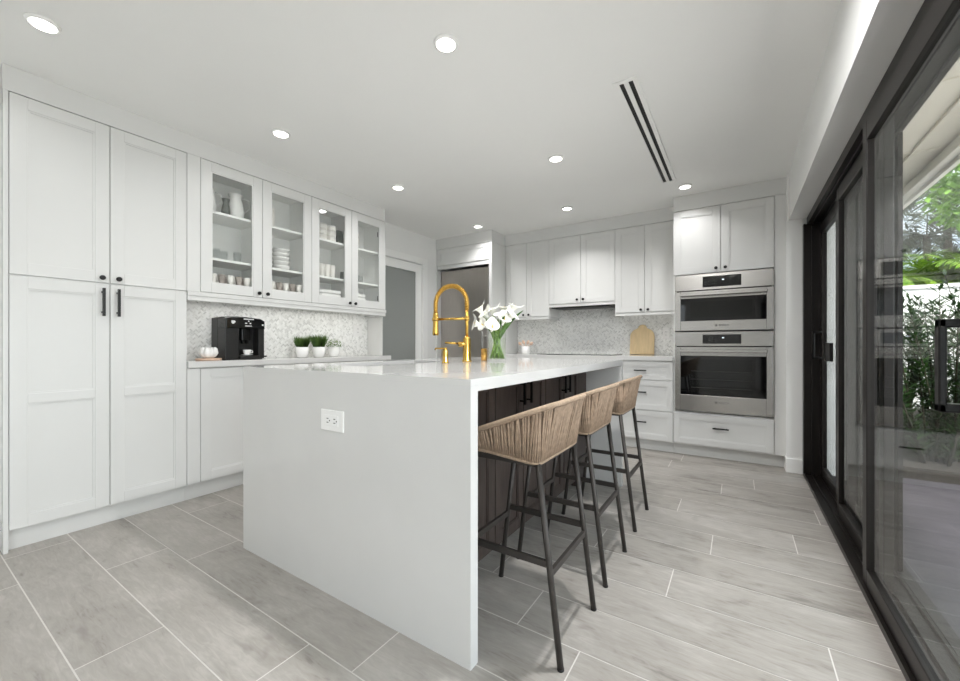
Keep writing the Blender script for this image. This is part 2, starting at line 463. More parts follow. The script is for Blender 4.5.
def door(F, parent, u0, u1, z0, z1, mat=WHITE, rail=.062, mids=(), mrail=.05, kn=None, pl=None, glass=False, g=.0018, name='door', t=.02):
    m = MB(); frame_faces(F, m, u0 + g, u1 - g, z0 + g, z1 - g, rail, t, mids, not glass, mrail)
    d = m.build(name, mat, parent)
    if glass:
        p = MB(); F.box(p, u0 + rail + .004, u1 - rail - .004, z0 + rail + .004, z1 - rail - .004, .006, .009)
        p.build('glass_pane', GLASS, d)
    if kn: knob(F, d, kn[0], kn[1], t)
    if pl: pull(F, d, *pl, t)
    return d


# ================================================================== STRUCTURE
CZ = 2.44; WL = -3.37; WB = 4.78; WR = .35; YB = -3.0
# floor: planks as faces a hair above the grout bed
def make_floor():
    m = MB(); m.box(-3.6, .44, YB - .2, WB + .2, -.12, -.0012, mi=1)
    nbase = len(m.bm.faces)
    lay = m.bm.loops.layers.float_color.new('pid')
    known = {-5: -1.78, -4: -1.25, -3: -1.03, -2: -.45, -1: -.69, 0: .26, 1: -.25, 2: -.62, 3: -.115, 4: .25, 5: -.32, 6: -.8, 7: -.1, 8: .1, 9: -.5}
    L_, W_, g = 1.2, .24, .0022
    for n in range(-20, 15):
        y0 = 1.555 + .24 * n; y1 = y0 + W_
        o = known.get(n, (n * .437) % 1.2)
        k0 = math.floor((-3.6 - o) / L_)
        x = o + k0 * L_
        while x < .44:
            a, b = max(x, -3.6), min(x + L_, .44)
            c, d = max(y0, YB - .2), min(y1, WB + .2)
            if b - a > .01 and d - c > .01:
                f = m.bm.faces.new([m.bm.verts.new(p) for p in ((a + g, c + g, 0), (b - g, c + g, 0), (b - g, d - g, 0), (a + g, d - g, 0))])
                r = (random.random(), random.random(), random.random(), 1)
                for lp in f.loops: lp[lay] = r
            x += L_
    for f in list(m.bm.faces)[:nbase]: f.material_index = 1
    struct('floor', m, [FLOORM, GROUT])


make_floor()
struct('ceiling', MB().box(-3.6, .75, YB - .2, WB + .2, CZ, CZ + .12), CEILP)
struct('wall_left', MB().box(-3.6, WL, YB - .2, 2.96, 0, CZ).box(-3.6, WL, 3.84, WB, 0, CZ).box(-3.6, WL, 2.96, 3.84, 2.06, CZ), WALLP)
struct('wall_back', MB().box(-3.6, .75, WB, WB + .2, 0, CZ), WALLP)
m = MB().box(WR, .75, 4.12, WB, 0, CZ)
struct('wall_right', m.box(WR, .62, -2.75, 4.12, 2.06, CZ).box(WR, .62, YB - .2, -2.75, 0, CZ), WALLP)
m = MB().box(-3.6, -1.9, YB - .2, YB, 0, CZ).box(-1.1, .35, YB - .2, YB, 0, CZ).box(-1.9, -1.1, YB - .2, YB, 0, .9).box(-1.9, -1.1, YB - .2, YB, 2.1, CZ)
struct('wall_front', m, WALLP)
m = MB()
for x in (-1.9, -1.52, -1.14): m.box(x, x + .04, YB - .12, YB - .06, .9, 2.1)
m.box(-1.9, -1.1, YB - .12, YB - .06, .9, .94).box(-1.9, -1.1, YB - .12, YB - .06, 2.06, 2.1)
w = struct('window_fill', m, TRIMP)  # unseen window, added to let in fill daylight
MB().box(-1.86, -1.14, YB - .095, YB - .089, .94, 2.06).build('glass_pane', GLASS, w)
# jamb casing, baseboard
struct('trim_jamb', MB().box(WR - .018, .436, 4.1, 4.119, 0, 2.059).box(WR - .0135, WR - .0005, 4.119, 4.20, 0, CZ - .001).box(WR - .0135, WR - .0005, 4.1, 4.119, 2.06, CZ - .001), TRIMP)
struct('baseboard_right', MB().box(WR - .022, .437, 4.086, 4.099, 0, .115, .003).box(WR - .022, WR - .013, 4.099, 4.22, 0, .115, .002), TRIMP)
struct('baseboard_front', MB().box(-3.3, .3, YB, YB + .014, 0, .11), TRIMP)
# soffit bands above the cabinets
struct('trim_soffit_left', MB().box(WL, -3.056, .36, 2.904, 2.313, CZ), WHITE)
struct('trim_soffit_back', MB().box(-2.498, -.518, 4.43, WB, 2.303, CZ), WHITE)
struct('trim_soffit_tower', MB().box(-.517, WR - .014, 4.165, WB, 2.303, CZ), WHITE)
struct('trim_soffit_fridge', MB().box(WL, -2.502, 4.11, WB, 2.302, CZ), WHITE)
# backsplashes
struct('trim_backsplash_left', MB().box(WL, WL + .012, 1.147, 2.935, .931, 1.40), HB_L)
struct('trim_backsplash_back', MB().box(-2.498, -.518, WB - .012, WB, .931, 1.52), HB_B)

# left wall passage door with frosted glass
d1 = struct('door_1', MB().box(WL - .05, WL - .012, 2.97, 3.06, 0, 2.055).box(WL - .05, WL - .012, 3.735, 3.83, 0, 2.055).box(WL - .05, WL - .012, 3.06, 3.735, 1.955, 2.055).box(WL - .05, WL - .012, 3.06, 3.735, 0, .2), TRIMP)
MB().box(WL - .036, WL - .026, 3.06, 3.735, .2, 1.955).build('frosted_glass', GREYGLASS, d1)
m = MB(); m.tube([(WL - .012, 3.02, 1.0), (WL + .03, 3.02, 1.0)], .01, 10); m.tube([(WL + .03, 3.01, 1.0), (WL + .03, 3.13, 1.0)], .008, 10)
m.build('door_handle', BLACKM, d1)
struct('trim_door', MB().box(WL, WL + .014, 3.84, 3.925, 0, 2.14, .002).box(WL, WL + .014, 2.96, 3.84, 2.062, 2.14, .002), TRIMP)
struct('baseboard_left', MB().box(WL, WL + .012, 3.93, 4.10, 0, .11).box(WL, WL + .012, YB, .35, 0, .11), TRIMP)

# ------------------------------------------------------------------ sliding glass doors on the right
SD0, SD1 = -2.75, 4.098
m = MB()
m.box(.437, .62, SD0, SD1, 0.0, .012)                       # sill
for x in (.437, .487, .537, .590): m.box(x, x + .010, SD0, SD1, .012, .026)
m.box(.60, .64, SD0, SD1, -.06, .03)
m.box(.462, .62, SD0, SD1, 2.0, 2.058)                      # head
for x in (.487, .537, .590): m.box(x, x + .010, SD0, SD1, 1.985, 2.0)
m.box(.437, .575, 4.055, SD1, .012, 2.0)                     # far jamb
for x in (.437, .487): m.box(x, x + .010, 4.042, 4.055, .012, 2.0)
m.box(.437, .62, SD0, SD0 + .045, .012, 2.0)
struct('trim_sliding_frame', m, BRONZE)


def slider(n, x, y0, y1, stile=.062, handle=None, hmat=BLACKM):
    m = MB()
    m.box(x - .016, x + .016, y0, y0 + stile, .028, 1.984, .003).box(x - .016, x + .016, y1 - stile, y1, .028, 1.984, .003)
    m.box(x - .016, x + .016, y0 + stile, y1 - stile, .028, .10, .003).box(x - .016, x + .016, y0 + stile, y1 - stile, 1.90, 1.984, .003)
    o = struct('door_%d' % n, m, BRONZE)
    MB().box(x - .003, x + .003, y0 + stile, y1 - stile, .10, 1.90).build('glass_pane', DOORGLASS, o)
    if handle is not None:
        yy, z0, z1, pr = handle; m = MB(); xf = x - .016
        m.box(xf - pr, xf - pr + .014, yy - .013, yy + .013, z0, z1, .003)
        m.box(xf - pr, xf, yy - .013, yy + .013, z0, z0 + .02, .003).box(xf - pr, xf, yy - .013, yy + .013, z1 - .02, z1, .003)
        m.build('door_handle', hmat, o)
    return o


d2 = slider(2, .555, 3.12, 4.05, handle=(3.985, .93, 1.15, .055))
MB().box(.531, .551, 3.62, 3.80, .925, 1.055, .003).build('lock_box', BLACKM, d2)
slider(3, .517, 2.27, 3.20)
slider(4, .467, 1.325, 2.34, handle=(1.36, .885, 1.10, .062))
slider(5, .467, .36, 1.32)
slider(6, .517, -.62, .42)
slider(7, .467, -1.62, -.56)
slider(8, .517, -2.70, -1.56)
# far door lock plate
# insect screens on the outermost track
for n, (a, b) in enumerate(((2.51, 3.04), (3.165, 3.86))):
    m = MB(); x = .608
    m.box(x - .008, x + .008, a, a + .04, .03, 1.99).box(x - .008, x + .008, b - .04, b, .03, 1.99).box(x - .008, x + .008, a + .04, b - .04, .03, .07).box(x - .008, x + .008, a + .04, b - .04, 1.95, 1.99)
    o = struct('trim_screen_%d' % (n + 1), m, BRONZE)
    MB().box(x - .001, x + .001, a + .04, b - .04, .07, 1.95).build('mesh', SCREEN, o)

# ================================================================== LEFT RUN
FX = -3.076  # carcass front; doors stand 2 cm proud of it
E_ = Face('E', FX)
t = thing('pantry_cabinet', 'tall white two-column pantry cabinet reaching from floor to soffit at far left', 'cabinet', (-3.2, .76, 0))
MB().box(WL + .003, FX, .38, 1.146, .105, 2.312).build('body', CARC, t)
MB().box(FX, -3.056, .362, .379, .0, 2.312).box(WL + .003, FX, .362, .379, 0, .105).build('end_panel', WHITE, t)
MB().box(WL + .003, -3.10, .38, 1.146, 0, .105).build('toe_kick', WHITE, t)
ym = .762
door(E_, t, .380, ym, 1.397, 2.310, kn=(ym - .036, 1.425))
door(E_, t, ym, 1.146, 1.397, 2.310, kn=(ym + .036, 1.425))
door(E_, t, .380, ym, .108, 1.393, mids=(.765,), mrail=.048, pl=(ym - .033, 1.205, ym - .033, 1.365))
door(E_, t, ym, 1.146, .108, 1.393, mids=(.765,), mrail=.048, pl=(ym + .033, 1.205, ym + .033, 1.365))

gy = [1.224 + .4195 * i for i in range(5)]


def glass_cab(i, label):
    a, b, c = gy[2 * i], gy[2 * i + 1], gy[2 * i + 2]
    t = thing('glass_front_cabinet', label, 'cabinet', (-3.2, b, 1.4), 'glass front wall cabinets')
    m = MB()
    m.box(WL + .001, FX, a, a + .018, 1.40, 2.312).box(WL + .001, FX, c - .018, c, 1.40, 2.312).box(WL + .001, WL + .012, a + .018, c - .018, 1.40, 2.312)
    m.box(WL + .012, FX, a + .018, c - .018, 1.40, 1.428).box(WL + .012, FX, a + .018, c - .018, 2.29, 2.312)
    m.box(WL + .012, FX - .004, b - .009, b + .009, 1.428, 2.29)
    m.build('body', CARC, t)
    for z in (1.655, 1.985):
        MB().box(WL + .013, FX - .012, a + .019, b - .010, z - .018, z, .001).build('shelf', CARC, t)
        MB().box(WL + .013, FX - .012, b + .010, c - .019, z - .018, z, .001).build('shelf', CARC, t)
    for (u0, u1, ku, hg) in ((a, b, b - .032, a), (b, c, b + .032, c)):
        d = door(E_, t, u0, u1, 1.402, 2.310, glass=True, kn=(ku, 1.432), rail=.066)
        for hz in (1.52, 2.18):
            s = 1 if hg == a else -1
            MB().box(FX - .05, FX + .004, hg + s * .02, hg + s * .042, hz - .025, hz + .025, .003).build('hinge', BLACKM if hg != a else CHROME, d)
    return t


gc1 = glass_cab(0, 'white wall cabinet with two glass doors, next to the pantry, holding pitchers and glasses')
gc2 = glass_cab(1, 'white wall cabinet with two glass doors, far from the pantry, holding white square dishes')
MB().box(WL + .003, -3.056, 1.147, 1.223, 1.40, 2.312, .001).build('filler_strip', WHITE, gc1)
MB().box(-3.366, -3.062, 2.904, 2.914, 1.40, 2.312).build('end_panel', WHITE, gc2)
MB().box(-3.356, -3.14, 2.936, 2.95, .932, 1.337).build('side_panel', WHITE, gc2)
struct('trim_light_rail', MB().box(WL, -3.05, 1.148, 2.915, 1.37, 1.399, .002).box(-3.075, -3.055, 1.148, 2.91, 1.338, 1.37, .003).box(WL, -3.07, 2.895, 2.912, 1.338, 1.37, .002), WHITE)

t = thing('under_cabinet_fill', 'slim added fill light bar under the glass cabinets above the left counter', 'light', (-3.2, 2.06, 1.355))  # light bar added to brighten the dim left backsplash
MB().box(-3.24, -3.20, 1.30, 2.82, 1.356, 1.369, .002).build('housing', TRIMP, t)
l = bpy.data.lights.new('fill_strip', 'AREA'); l.shape = 'RECTANGLE'; l.size = .03; l.size_y = 1.5; l.energy = .9; l.color = (1, .97, .93)
o = bpy.data.objects.new('fill_strip', l); COL.objects.link(o); o.parent = t; o.location = (-.02, 0, -.002)
bl = ['under the coffee machine, beside the pantry', 'at the doorway end of the left counter']
ys = [1.224, 2.08, 2.94]
for i in range(2):
    a, c = ys[i], ys[i + 1]; b = (a + c) / 2
    t = thing('base_cabinet', 'white base cabinet ' + bl[i], 'cabinet', (-3.2, b, 0), 'base cabinets on the left wall')
    MB().box(WL + .003, FX, a, c, .105, .885).build('body', CARC, t)
    if i == 0: MB().box(WL + .003, -3.056, 1.147, 1.223, .108, .885, .001).build('filler_strip', WHITE, t)
    MB().box(WL + .003, -3.10, a if i else 1.147, c, 0, .105).build('toe_kick', WHITE, t)
    door(E_, t, a, b, .108, .882, pl=(b - .033, .70, b - .033, .84)); door(E_, t, b, c, .108, .882, pl=(b + .033, .70, b + .033, .84))
MB().box(WL + .001, -3.035, 1.148, 2.97, .887, .93, .003).build('countertop', QUARTZ, None, 'white quartz countertop on the left wall under the glass cabinets', 'countertop')

# ================================================================== BACK WALL
S_ = Face('S', 4.19)
# fridge enclosure
t = thing('refrigerator_cabinet', 'white built-in surround with a lift-up door above the refrigerator', 'cabinet', (-2.93, 4.45, 0))
MB().box(-2.545, -2.502, 4.115, WB, 0, 2.30, .001).build('side_panel', WHITE, t)
MB().box(WL + .001, -3.355, 4.115, WB, 0, 2.30, .001).build('side_panel', WHITE, t)
MB().box(-3.355, -2.545, 4.14, WB, 2.06, 2.30).build('body', CARC, t)
Sf = Face('S', 4.138)
door(Sf, t, -3.355, -2.547, 2.085, 2.30, rail=.05)
MB().box(-3.355, -2.546, 4.125, 4.14, 2.035, 2.083, .002).build('valance', WHITE, t)
t = thing('refrigerator', 'tall dark stainless steel refrigerator built in behind the gold faucet', 'refrigerator', (-2.94, 4.5, 0))
MB().box(-3.35, -2.575, 4.24, WB - .01, .02, 2.03).build('body', BLKPLAST, t)
d = MB().box(-3.35, -2.60, 4.19, 4.238, .80, 2.02, .006).build('door', STEELD, t)
MB().box(-3.35, -2.60, 4.19, 4.238, .09, .793, .006).build('freezer_drawer', STEELD, t)
pull(Face('S', 4.19), d, -2.66, .83, -2.66, 1.21, 0, 'handle', CHROME, .018, .045)
MB().box(-2.594, -2.580, 4.185, 4.22, .09, 2.03, .002).build('edge_trim', CHROME, t)
MB().box(-3.35, -2.60, 4.22, 4.24, .02, .085).build('toe_grille', BLKPLAST, t)

# upper cabinets on the back wall
SU = Face('S', 4.46)
xs = [-2.497, -2.199, -1.9]; xh = [-1.9, -1.514, -1.127]; xr = [-1.127, -.823, -.519]
for X, z0, lab, kz in ((xs, 1.385, 'white two-door wall cabinet left of the range hood, beside the refrigerator', 1.412), (xh, 1.52, 'shorter white two-door wall cabinet above the cooktop holding the range hood', 1.562), (xr, 1.385, 'white two-door wall cabinet right of the range hood, beside the oven tower', 1.412)):
    t = thing('wall_cabinet', lab, 'cabinet', ((X[0] + X[2]) / 2, 4.6, z0), 'wall cabinets on the back wall')
    MB().box(X[0], X[2], 4.46, WB - .013, z0, 2.302).build('body', CARC, t)
    door(SU, t, X[0], X[1], z0 + .002, 2.301, rail=.06, kn=(X[1] - .036, kz)); door(SU, t, X[1], X[2], z0 + .002, 2.301, rail=.06, kn=(X[1] + .036, kz))
    MB().box(X[0], X[2], 4.447, 4.465, z0 - .032, z0 - .001, .002).box(X[0] if z0 > 1.5 else X[0], X[0] + .016, 4.465, WB - .013, z0 - .032, z0 - .001).box(X[2] - .016, X[2], 4.465, WB - .013, z0 - .032, z0 - .001).build('valance', WHITE, t)
t = thing('range_hood', 'slim dark hood insert under the cabinet above the cooktop', 'range hood', (-1.513, 4.6, 1.47))
MB().box(-1.882, -1.145, 4.47, 4.75, 1.478, 1.519, .003).build('body', BLKPLAST, t)
MB().box(-1.83, -1.20, 4.49, 4.73, 1.472, 1.477).build('filter', BLKPLAST, t)

# base cabinets on the back wall
def drawers(F, t, u0, u1, zs, hw=.095):
    for z0, z1 in zs:
        u = (u0 + u1) / 2; zz = (z0 + z1) / 2 + (.0 if z1 - z0 < .25 else .03)
        m = MB(); frame_faces(F, m, u0 + .002, u1 - .002, z0 + .0018, z1 - .0018, .05)
        d = m.build('drawer', WHITE, t); pull(F, d, u - hw / 2, zz, u + hw / 2, zz, .02)


ZS = ((.697, .883), (.400, .694), (.112, .397))
for (a, c, lab) in ((-2.497, -1.9, 'white drawer base cabinet beside the refrigerator, behind the vase'), (-1.9, -1.127, 'wide white drawer base cabinet under the cooktop'), (-1.127, -.519, 'white three-drawer base cabinet between cooktop and oven tower')):
    t = thing('base_cabinet', lab, 'cabinet', ((a + c) / 2, 4.5, 0), 'drawer base cabinets on the back wall')
    MB().box(a, c, 4.19, WB - .013, .105, .885).build('body', CARC, t)
    MB().box(a, c, 4.245, WB - .02, 0, .105).build('toe_kick', WHITE, t)
    if a > -1.2: drawers(S_, t, -1.10, -.519, ZS, .115); MB().box(-1.125, -1.102, 4.171, 4.19, .112, .883, .001).build('filler_strip', WHITE, t)
    else: drawers(S_, t, a, c, ZS, .16)
MB().box(-2.499, -.519, 4.15, WB - .013, .887, .93, .003).build('countertop', QUARTZ, None, 'white quartz countertop along the back wall around the cooktop', 'countertop')
t = thing('cooktop', 'flat black glass cooktop set in the back counter', 'cooktop', (-1.52, 4.45, .931))
MB().box(-1.95, -1.11, 4.21, 4.70, .931, .938, .002).build('glass_top', BLKGLASS, t)
m = MB()
for x, y, r in ((-1.78, 4.56, .08), (-1.78, 4.34, .07), (-1.28, 4.56, .07), (-1.28, 4.34, .09), (-1.53, 4.50, .11)):
    m.rings([[(x + rr * math.cos(a * PI / 16), y + rr * math.sin(a * PI / 16), .9384) for a in range(32)] for rr in (r - .002, r)], False, False)
m.build('burner_ring', DARKPRINT, t)

# ------------------------------------------------------------------ oven tower
T0, T1 = -.517, .254
t = thing('oven_tower_cabinet', 'tall white cabinet with doors above and a drawer below the two ovens', 'cabinet', (-.13, 4.48, 0))
m = MB(); m.box(T0, -.503, 4.19, WB - .013, .105, 2.302).box(.257, WR - .014, 4.19, WB - .013, .105, 2.302)
m.box(-.503, .257, 4.19, WB - .013, 1.698, 2.302).box(-.503, .257, 4.19, WB - .013, .105, .416).box(-.503, .257, 4.70, WB - .013, .416, 1.698)
m.build('body', CARC, t)
MB().box(T0, WR - .014, 4.245, WB - .02, 0, .105).build('toe_kick', WHITE, t)
MB().box(.259, WR - .014, 4.168, 4.19, .112, 2.302, .001).build('filler_strip', WHITE, t)
tm = -.131
door(S_, t, T0, tm, 1.697, 2.301, kn=(tm - .036, 1.735)); door(S_, t, tm, .257, 1.697, 2.301, kn=(tm + .036, 1.735))
drawers(S_, t, T0, .257, ((.117, .398),), .125)


def text_mesh(txt, size, loc, rot, mat, parent, ext=.0006, name='lettering', align='CENTER'):
    c = bpy.data.curves.new('lettering', 'FONT'); c.body = txt; c.size = size; c.extrude = ext; c.align_x = align; c.align_y = 'CENTER'
    tmp = bpy.data.objects.new('lettering_tmp', c); COL.objects.link(tmp)
    bpy.context.view_layer.update()
    me = bpy.data.meshes.new_from_object(tmp.evaluated_get(bpy.context.evaluated_depsgraph_get()))
    bpy.data.objects.remove(tmp)
    R = Matrix.Translation(Vector(loc) - wloc(parent)) @ rot
    me.transform(R); me.materials.clear(); me.materials.append(mat)
    o = bpy.data.objects.new(name, me); COL.objects.link(o); o.parent = parent; return o


RS = Matrix.Rotation(PI / 2, 4, 'X')              # reads from -Y
RE = Matrix.Rotation(PI / 2, 4, 'Z') @ Matrix.Rotation(PI / 2, 4, 'X')   # reads from +X


def oven(name, label, z0, z1, zc, wz0, wz1, hz, lz, racks):
    """control panel zc..z1, door z0..zc, window wz0..wz1"""
    OX0, OX1 = -.500, .254; F = Face('S', 4.188)
    t = thing(name, label, 'oven', (-.123, 4.4, z0))
    MB().box(OX0 + .012, OX1 - .012, 4.19, 4.66, z0 + .004, z1 - .004).build('body', BLKPLAST, t)
    m = MB(); F.box(m, OX0, OX1, zc + .006, z1, 0, .030, .002)
    cp = m.build('control_panel', STEEL, t)
    m = MB(); F.box(m, -.272, .024, zc + .028, z1 - .026, .030, .033, .001); dp = m.build('display', BLKGLASS, cp)
    m = MB()
    zz = (zc + z1) / 2 + .003
    F.box(m, -.120, -.104, zz + .006, zz + .014, .033, .0336)
    m.build('clock_digits', DISPM, dp)
    m = MB()
    for i in range(4):
        for j in range(3): F.box(m, -.255 + .028 * i, -.243 + .028 * i, zz - .028 + .024 * j, zz - .024 + .024 * j, .033, .0334)
    m.build('touch_keys', DARKPRINT, dp)
    m = MB()
    zt = zc - .002; F.box(m, OX0, wx0, z0, zt, 0, .030, .002) if False else None
    wx0, wx1 = -.452, .205
    F.box(m, OX0, wx0, z0, zt, 0, .032, .002); F.box(m, wx1, OX1, z0, zt, 0, .032, .002)
    F.box(m, wx0, wx1, z0, wz0, 0, .032, .002); F.box(m, wx0, wx1, wz1, zt, 0, .032, .002)
    dr = m.build('oven_door', STEEL, t)
    m = MB(); F.box(m, wx0, wx1, wz0, wz1, 0, .026); g = m.build('window', BLKGLASS, dr)
    m = MB(); F.box(m, wx0 + .08, wx1 - .10, wz0 + .03, wz1 - .03, .026, .0264); m.build('inner_pane', OVENIN, g)
    if racks:
        m = MB()
        for k in range(3):
            zz2 = wz0 + .07 + .075 * k; F.box(m, wx0 + .085, wx1 - .105, zz2, zz2 + .004, .0265, .027)
        m.build('rack', RACKM, g)
    m = MB(); a, b = OX0 + .045, OX1 - .045
    F.box(m, a, b, hz - .012, hz + .012, .062, .080, .004)
    F.box(m, a + .02, a + .045, hz - .009, hz + .009, .03, .064); F.box(m, b - .045, b - .02, hz - .009, hz + .009, .03, .064)
    m.build('handle', STEEL, dr)
    lg = text_mesh('BOSCH', .024, (-.105, 4.188 - .0325, lz), RS, DARKPRINT, dr)
    m = MB(); c = Vector((-.165, 4.188 - .0325, lz))
    m.rings([[c + Vector((r * math.cos(a * PI / 12), 0, r * math.sin(a * PI / 12))) for a in range(24)] for r in (.0075, .010)], False, False)
    m.box(c.x - .002, c.x + .002, c.y - .0004, c.y + .0004, c.z - .0075, c.z + .0075); m.box(c.x - .005, c.x + .005, c.y - .0004, c.y + .0004, c.z - .001, c.z + .001)
    m.build('emblem', DARKPRINT, dr)
    return t


oven('microwave_oven', 'stainless steel speed oven, the upper and shorter of the two built-in ovens', 1.172, 1.690, 1.538, 1.262, 1.470, 1.502, 1.217, False)
oven('wall_oven', 'stainless steel wall oven, the lower and taller of the two built-in ovens', .428, 1.160, 1.024, .578, .940, .985, .520, True)

# ================================================================== ISLAND
IX0, IX1, IY0, IY1 = -2.125, -.715, 1.045, 3.045
SK = (-1.96, -1.62, 1.40, 2.14)                    # sink opening
t = thing('waterfall_countertop', 'long white quartz island top with waterfall ends reaching the floor', 'countertop', (-1.42, 2.03, 0))
m = MB()
m.box(IX0, SK[0], IY0, IY1, .908, .93).box(SK[1], IX1, IY0, IY1, .908, .93).box(SK[0], SK[1], IY0, SK[2], .908, .93).box(SK[0], SK[1], SK[3], IY1, .908, .93)
m.box(IX1 - .04, IX1, IY0 + .042, IY1 - .042, .889, .908).box(IX0, IX0 + .04, IY0 + .042, IY1 - .042, .889, .908)
bmesh.ops.remove_doubles(m.bm, verts=m.bm.verts, dist=1e-5)
m.build('top', QUARTZ, t)
MB().box(IX0, IX1, IY0, IY0 + .042, 0, .9078).build('waterfall_panel', QUARTZ, t)
MB().box(IX0, IX1, IY1 - .042, IY1, 0, .9078).build('waterfall_panel', QUARTZ, t)
# dark cabinets facing the stools
EI = Face('E', -.996)
iy = [1.088, 1.637, 2.233, 2.831]
il = ['nearest the camera behind the first stool', 'in the middle of the island behind the second stool', 'at the far end of the island behind the third stool']
for i in range(3):
    a, c = iy[i], iy[i + 1]; b = (1.339, 1.935, 2.533)[i]
    t = thing('island_cabinet', 'dark stained two-door island cabinet ' + il[i], 'cabinet', (-1.2, b, 0), 'dark island cabinets')
    MB().box(-1.5, -.996, a, c, .06, .907).build('body', DARKWOOD, t)
    MB().box(-1.5, -1.06, a, c, 0, .06).build('toe_kick', DARKWOOD, t)
    door(EI, t, a, b, .062, .886, DARKWOOD, rail=.055, pl=(b - .04, .725, b - .04, .850), g=.004)
    door(EI, t, b, c, .062, .886, DARKWOOD, rail=.055, pl=(b + .04, .725, b + .04, .850), g=.004)
    if i == 2: MB().box(-1.5, -.978, c + .002, 3.002, 0, .907).build('filler_panel', DARKWOOD, t)
WI = Face('W', -2.08)
t = thing('sink_cabinet', 'white hollow sink cabinet on the working side of the island', 'cabinet', (-1.8, 2.03, 0))
m = MB(); m.box(-2.08, -1.502, 1.089, 1.107, .1, .885).box(-2.08, -1.502, 2.954, 2.972, .1, .885).box(-2.08, -1.502, 1.107, 2.954, .1, .118).box(-1.52, -1.502, 1.107, 2.954, .118, .885)
m.box(-2.08, -1.52, 2.30, 2.318, .118, .885)
m.build('body', CARC, t)
for k in range(4):
    a = 1.089 + .4707 * k; door(WI, t, a, a + .4707, .102, .885, pl=(a + (.43 if k % 2 == 0 else .04), .70, a + (.43 if k % 2 == 0 else .04), .84))
MB().box(-2.02, -1.52, 1.089, 2.972, 0, .098).build('toe_kick', WHITE, t)
# undermount sink
m = MB(); x0, x1, y0, y1 = SK[0] - .01, SK[1] + .01, SK[2] - .01, SK[3] + .01
m.box(x0 - .012, x0, y0, y1, .70, .9075).box(x1, x1 + .012, y0, y1, .70, .9075).box(x0 - .012, x1 + .012, y0 - .012, y0, .70, .9075).box(x0 - .012, x1 + .012, y1, y1 + .012, .70, .9075).box(x0 - .012, x1 + .012, y0 - .012, y1 + .012, .69, .70)
sk = m.build('sink', SINKM, None, 'stainless steel undermount sink in the island top beside the gold faucet', 'sink')
MB().lathe([(.04, 0), (.042, .003), (.02, .002)], (-1.78, 1.82, .70), 20).build('drain', CHROME, sk)

# island outlet
t = thing('electrical_outlet', 'white sideways outlet on the near end panel of the island', 'outlet', (-1.402, 1.044, .73))
MB().box(-1.475, -1.330, 1.037, 1.0445, .685, .772, .003).build('plate', PORC, t)
m = MB(); m.box(-1.446, -1.360, 1.0345, 1.037, .706, .751, .001); b_ = m.build('receptacle', PORC, t)
m = MB()
for cx_ in (-1.425, -1.381):
    for dz in (-.008, .008): m.box(cx_ - .006, cx_ + .006, 1.0338, 1.0344, .7285 + dz - .0017, .7285 + dz + .0017)
    m.tube([(cx_ + .013, 1.0338, .7285), (cx_ + .013, 1.0344, .7285)], .0032, 8)
m.build('slots', DARKPRINT, b_)

# gold pull-down faucet
FXX, FYY = -1.5, 2.15
t = thing('kitchen_faucet', 'tall brushed gold spring-neck faucet beside the island sink', 'faucet', (FXX, FYY, .93))
dirv = Vector((-.985, -.17, 0)).normalized()
def fp(r, z): return Vector((FXX, FYY, z)) + dirv * r
MB().lathe([(.032, 0), (.032, .008), (.027, .012), (.026, .15), (.021, .158), (.016, .165)], (FXX, FYY, .9305), 24).build('base', GOLD, t)
m = MB(); m.tube([fp(0, 1.09), fp(0, 1.30)], .011, 12); m.build('riser', GOLD, t)
pts = [fp(0, 1.27)]; RR = .118
for k in range(0, 25):
    a = PI - PI * k / 24; pts.append(fp(RR + RR * math.cos(a), 1.315 + RR * math.sin(a) * 1.02))
pts.append(fp(2 * RR, 1.245))
MB().tube(pts, .0125, 12).build('hose', GOLDD, t)
m = MB()                                            # spring around the arch
tot = [0]
for a, b in zip(pts, pts[1:]): tot.append(tot[-1] + (b - a).length)
sp = []; turns = 46; steps = turns * 8
side = dirv.cross(Vector((0, 0, 1)))
for k in range(steps + 1):
    s_ = tot[-1] * k / steps; i = max(j for j in range(len(tot) - 1) if tot[j] <= s_ + 1e-9)
    f_ = (s_ - tot[i]) / (tot[i + 1] - tot[i]); p = pts[i].lerp(pts[i + 1], f_); tg = (pts[i + 1] - pts[i]).normalized(); nn = tg.cross(side).normalized()
    an = 2 * PI * turns * k / steps; sp.append(p + (nn * math.cos(an) + side * math.sin(an)) * .0155)
m.tube(sp, .0028, 5); m.build('spring', GOLD, t)
m = MB(); m.tube([fp(2 * RR, 1.262), fp(2 * RR, 1.245), fp(2 * RR, 1.17), fp(2 * RR, 1.12), fp(2 * RR, 1.105)], [.014, .019, .019, .022, .020], 16); sp_ = m.build('spray_head', GOLD, t)
m = MB(); m.tube([fp(0, 1.215), fp(2 * RR - .016, 1.215)], .0085, 10); m.tube([fp(2 * RR, 1.205), fp(2 * RR, 1.225)], .0245, 16); m.tube([fp(0, 1.20), fp(0, 1.23)], .017, 16); m.build('docking_arm', GOLD, t)
m = MB(); hd = Vector((-.72, -.69, 0)).normalized(); c0 = Vector((FXX, FYY, 1.045)); m.tube([c0, c0 + hd * .058], .017, 14); m.tube([c0 + hd * .055 + Vector((0, 0, .004)), c0 + hd * .145 + Vector((0, 0, .010))], .0068, 10); m.build('lever', GOLD, t)

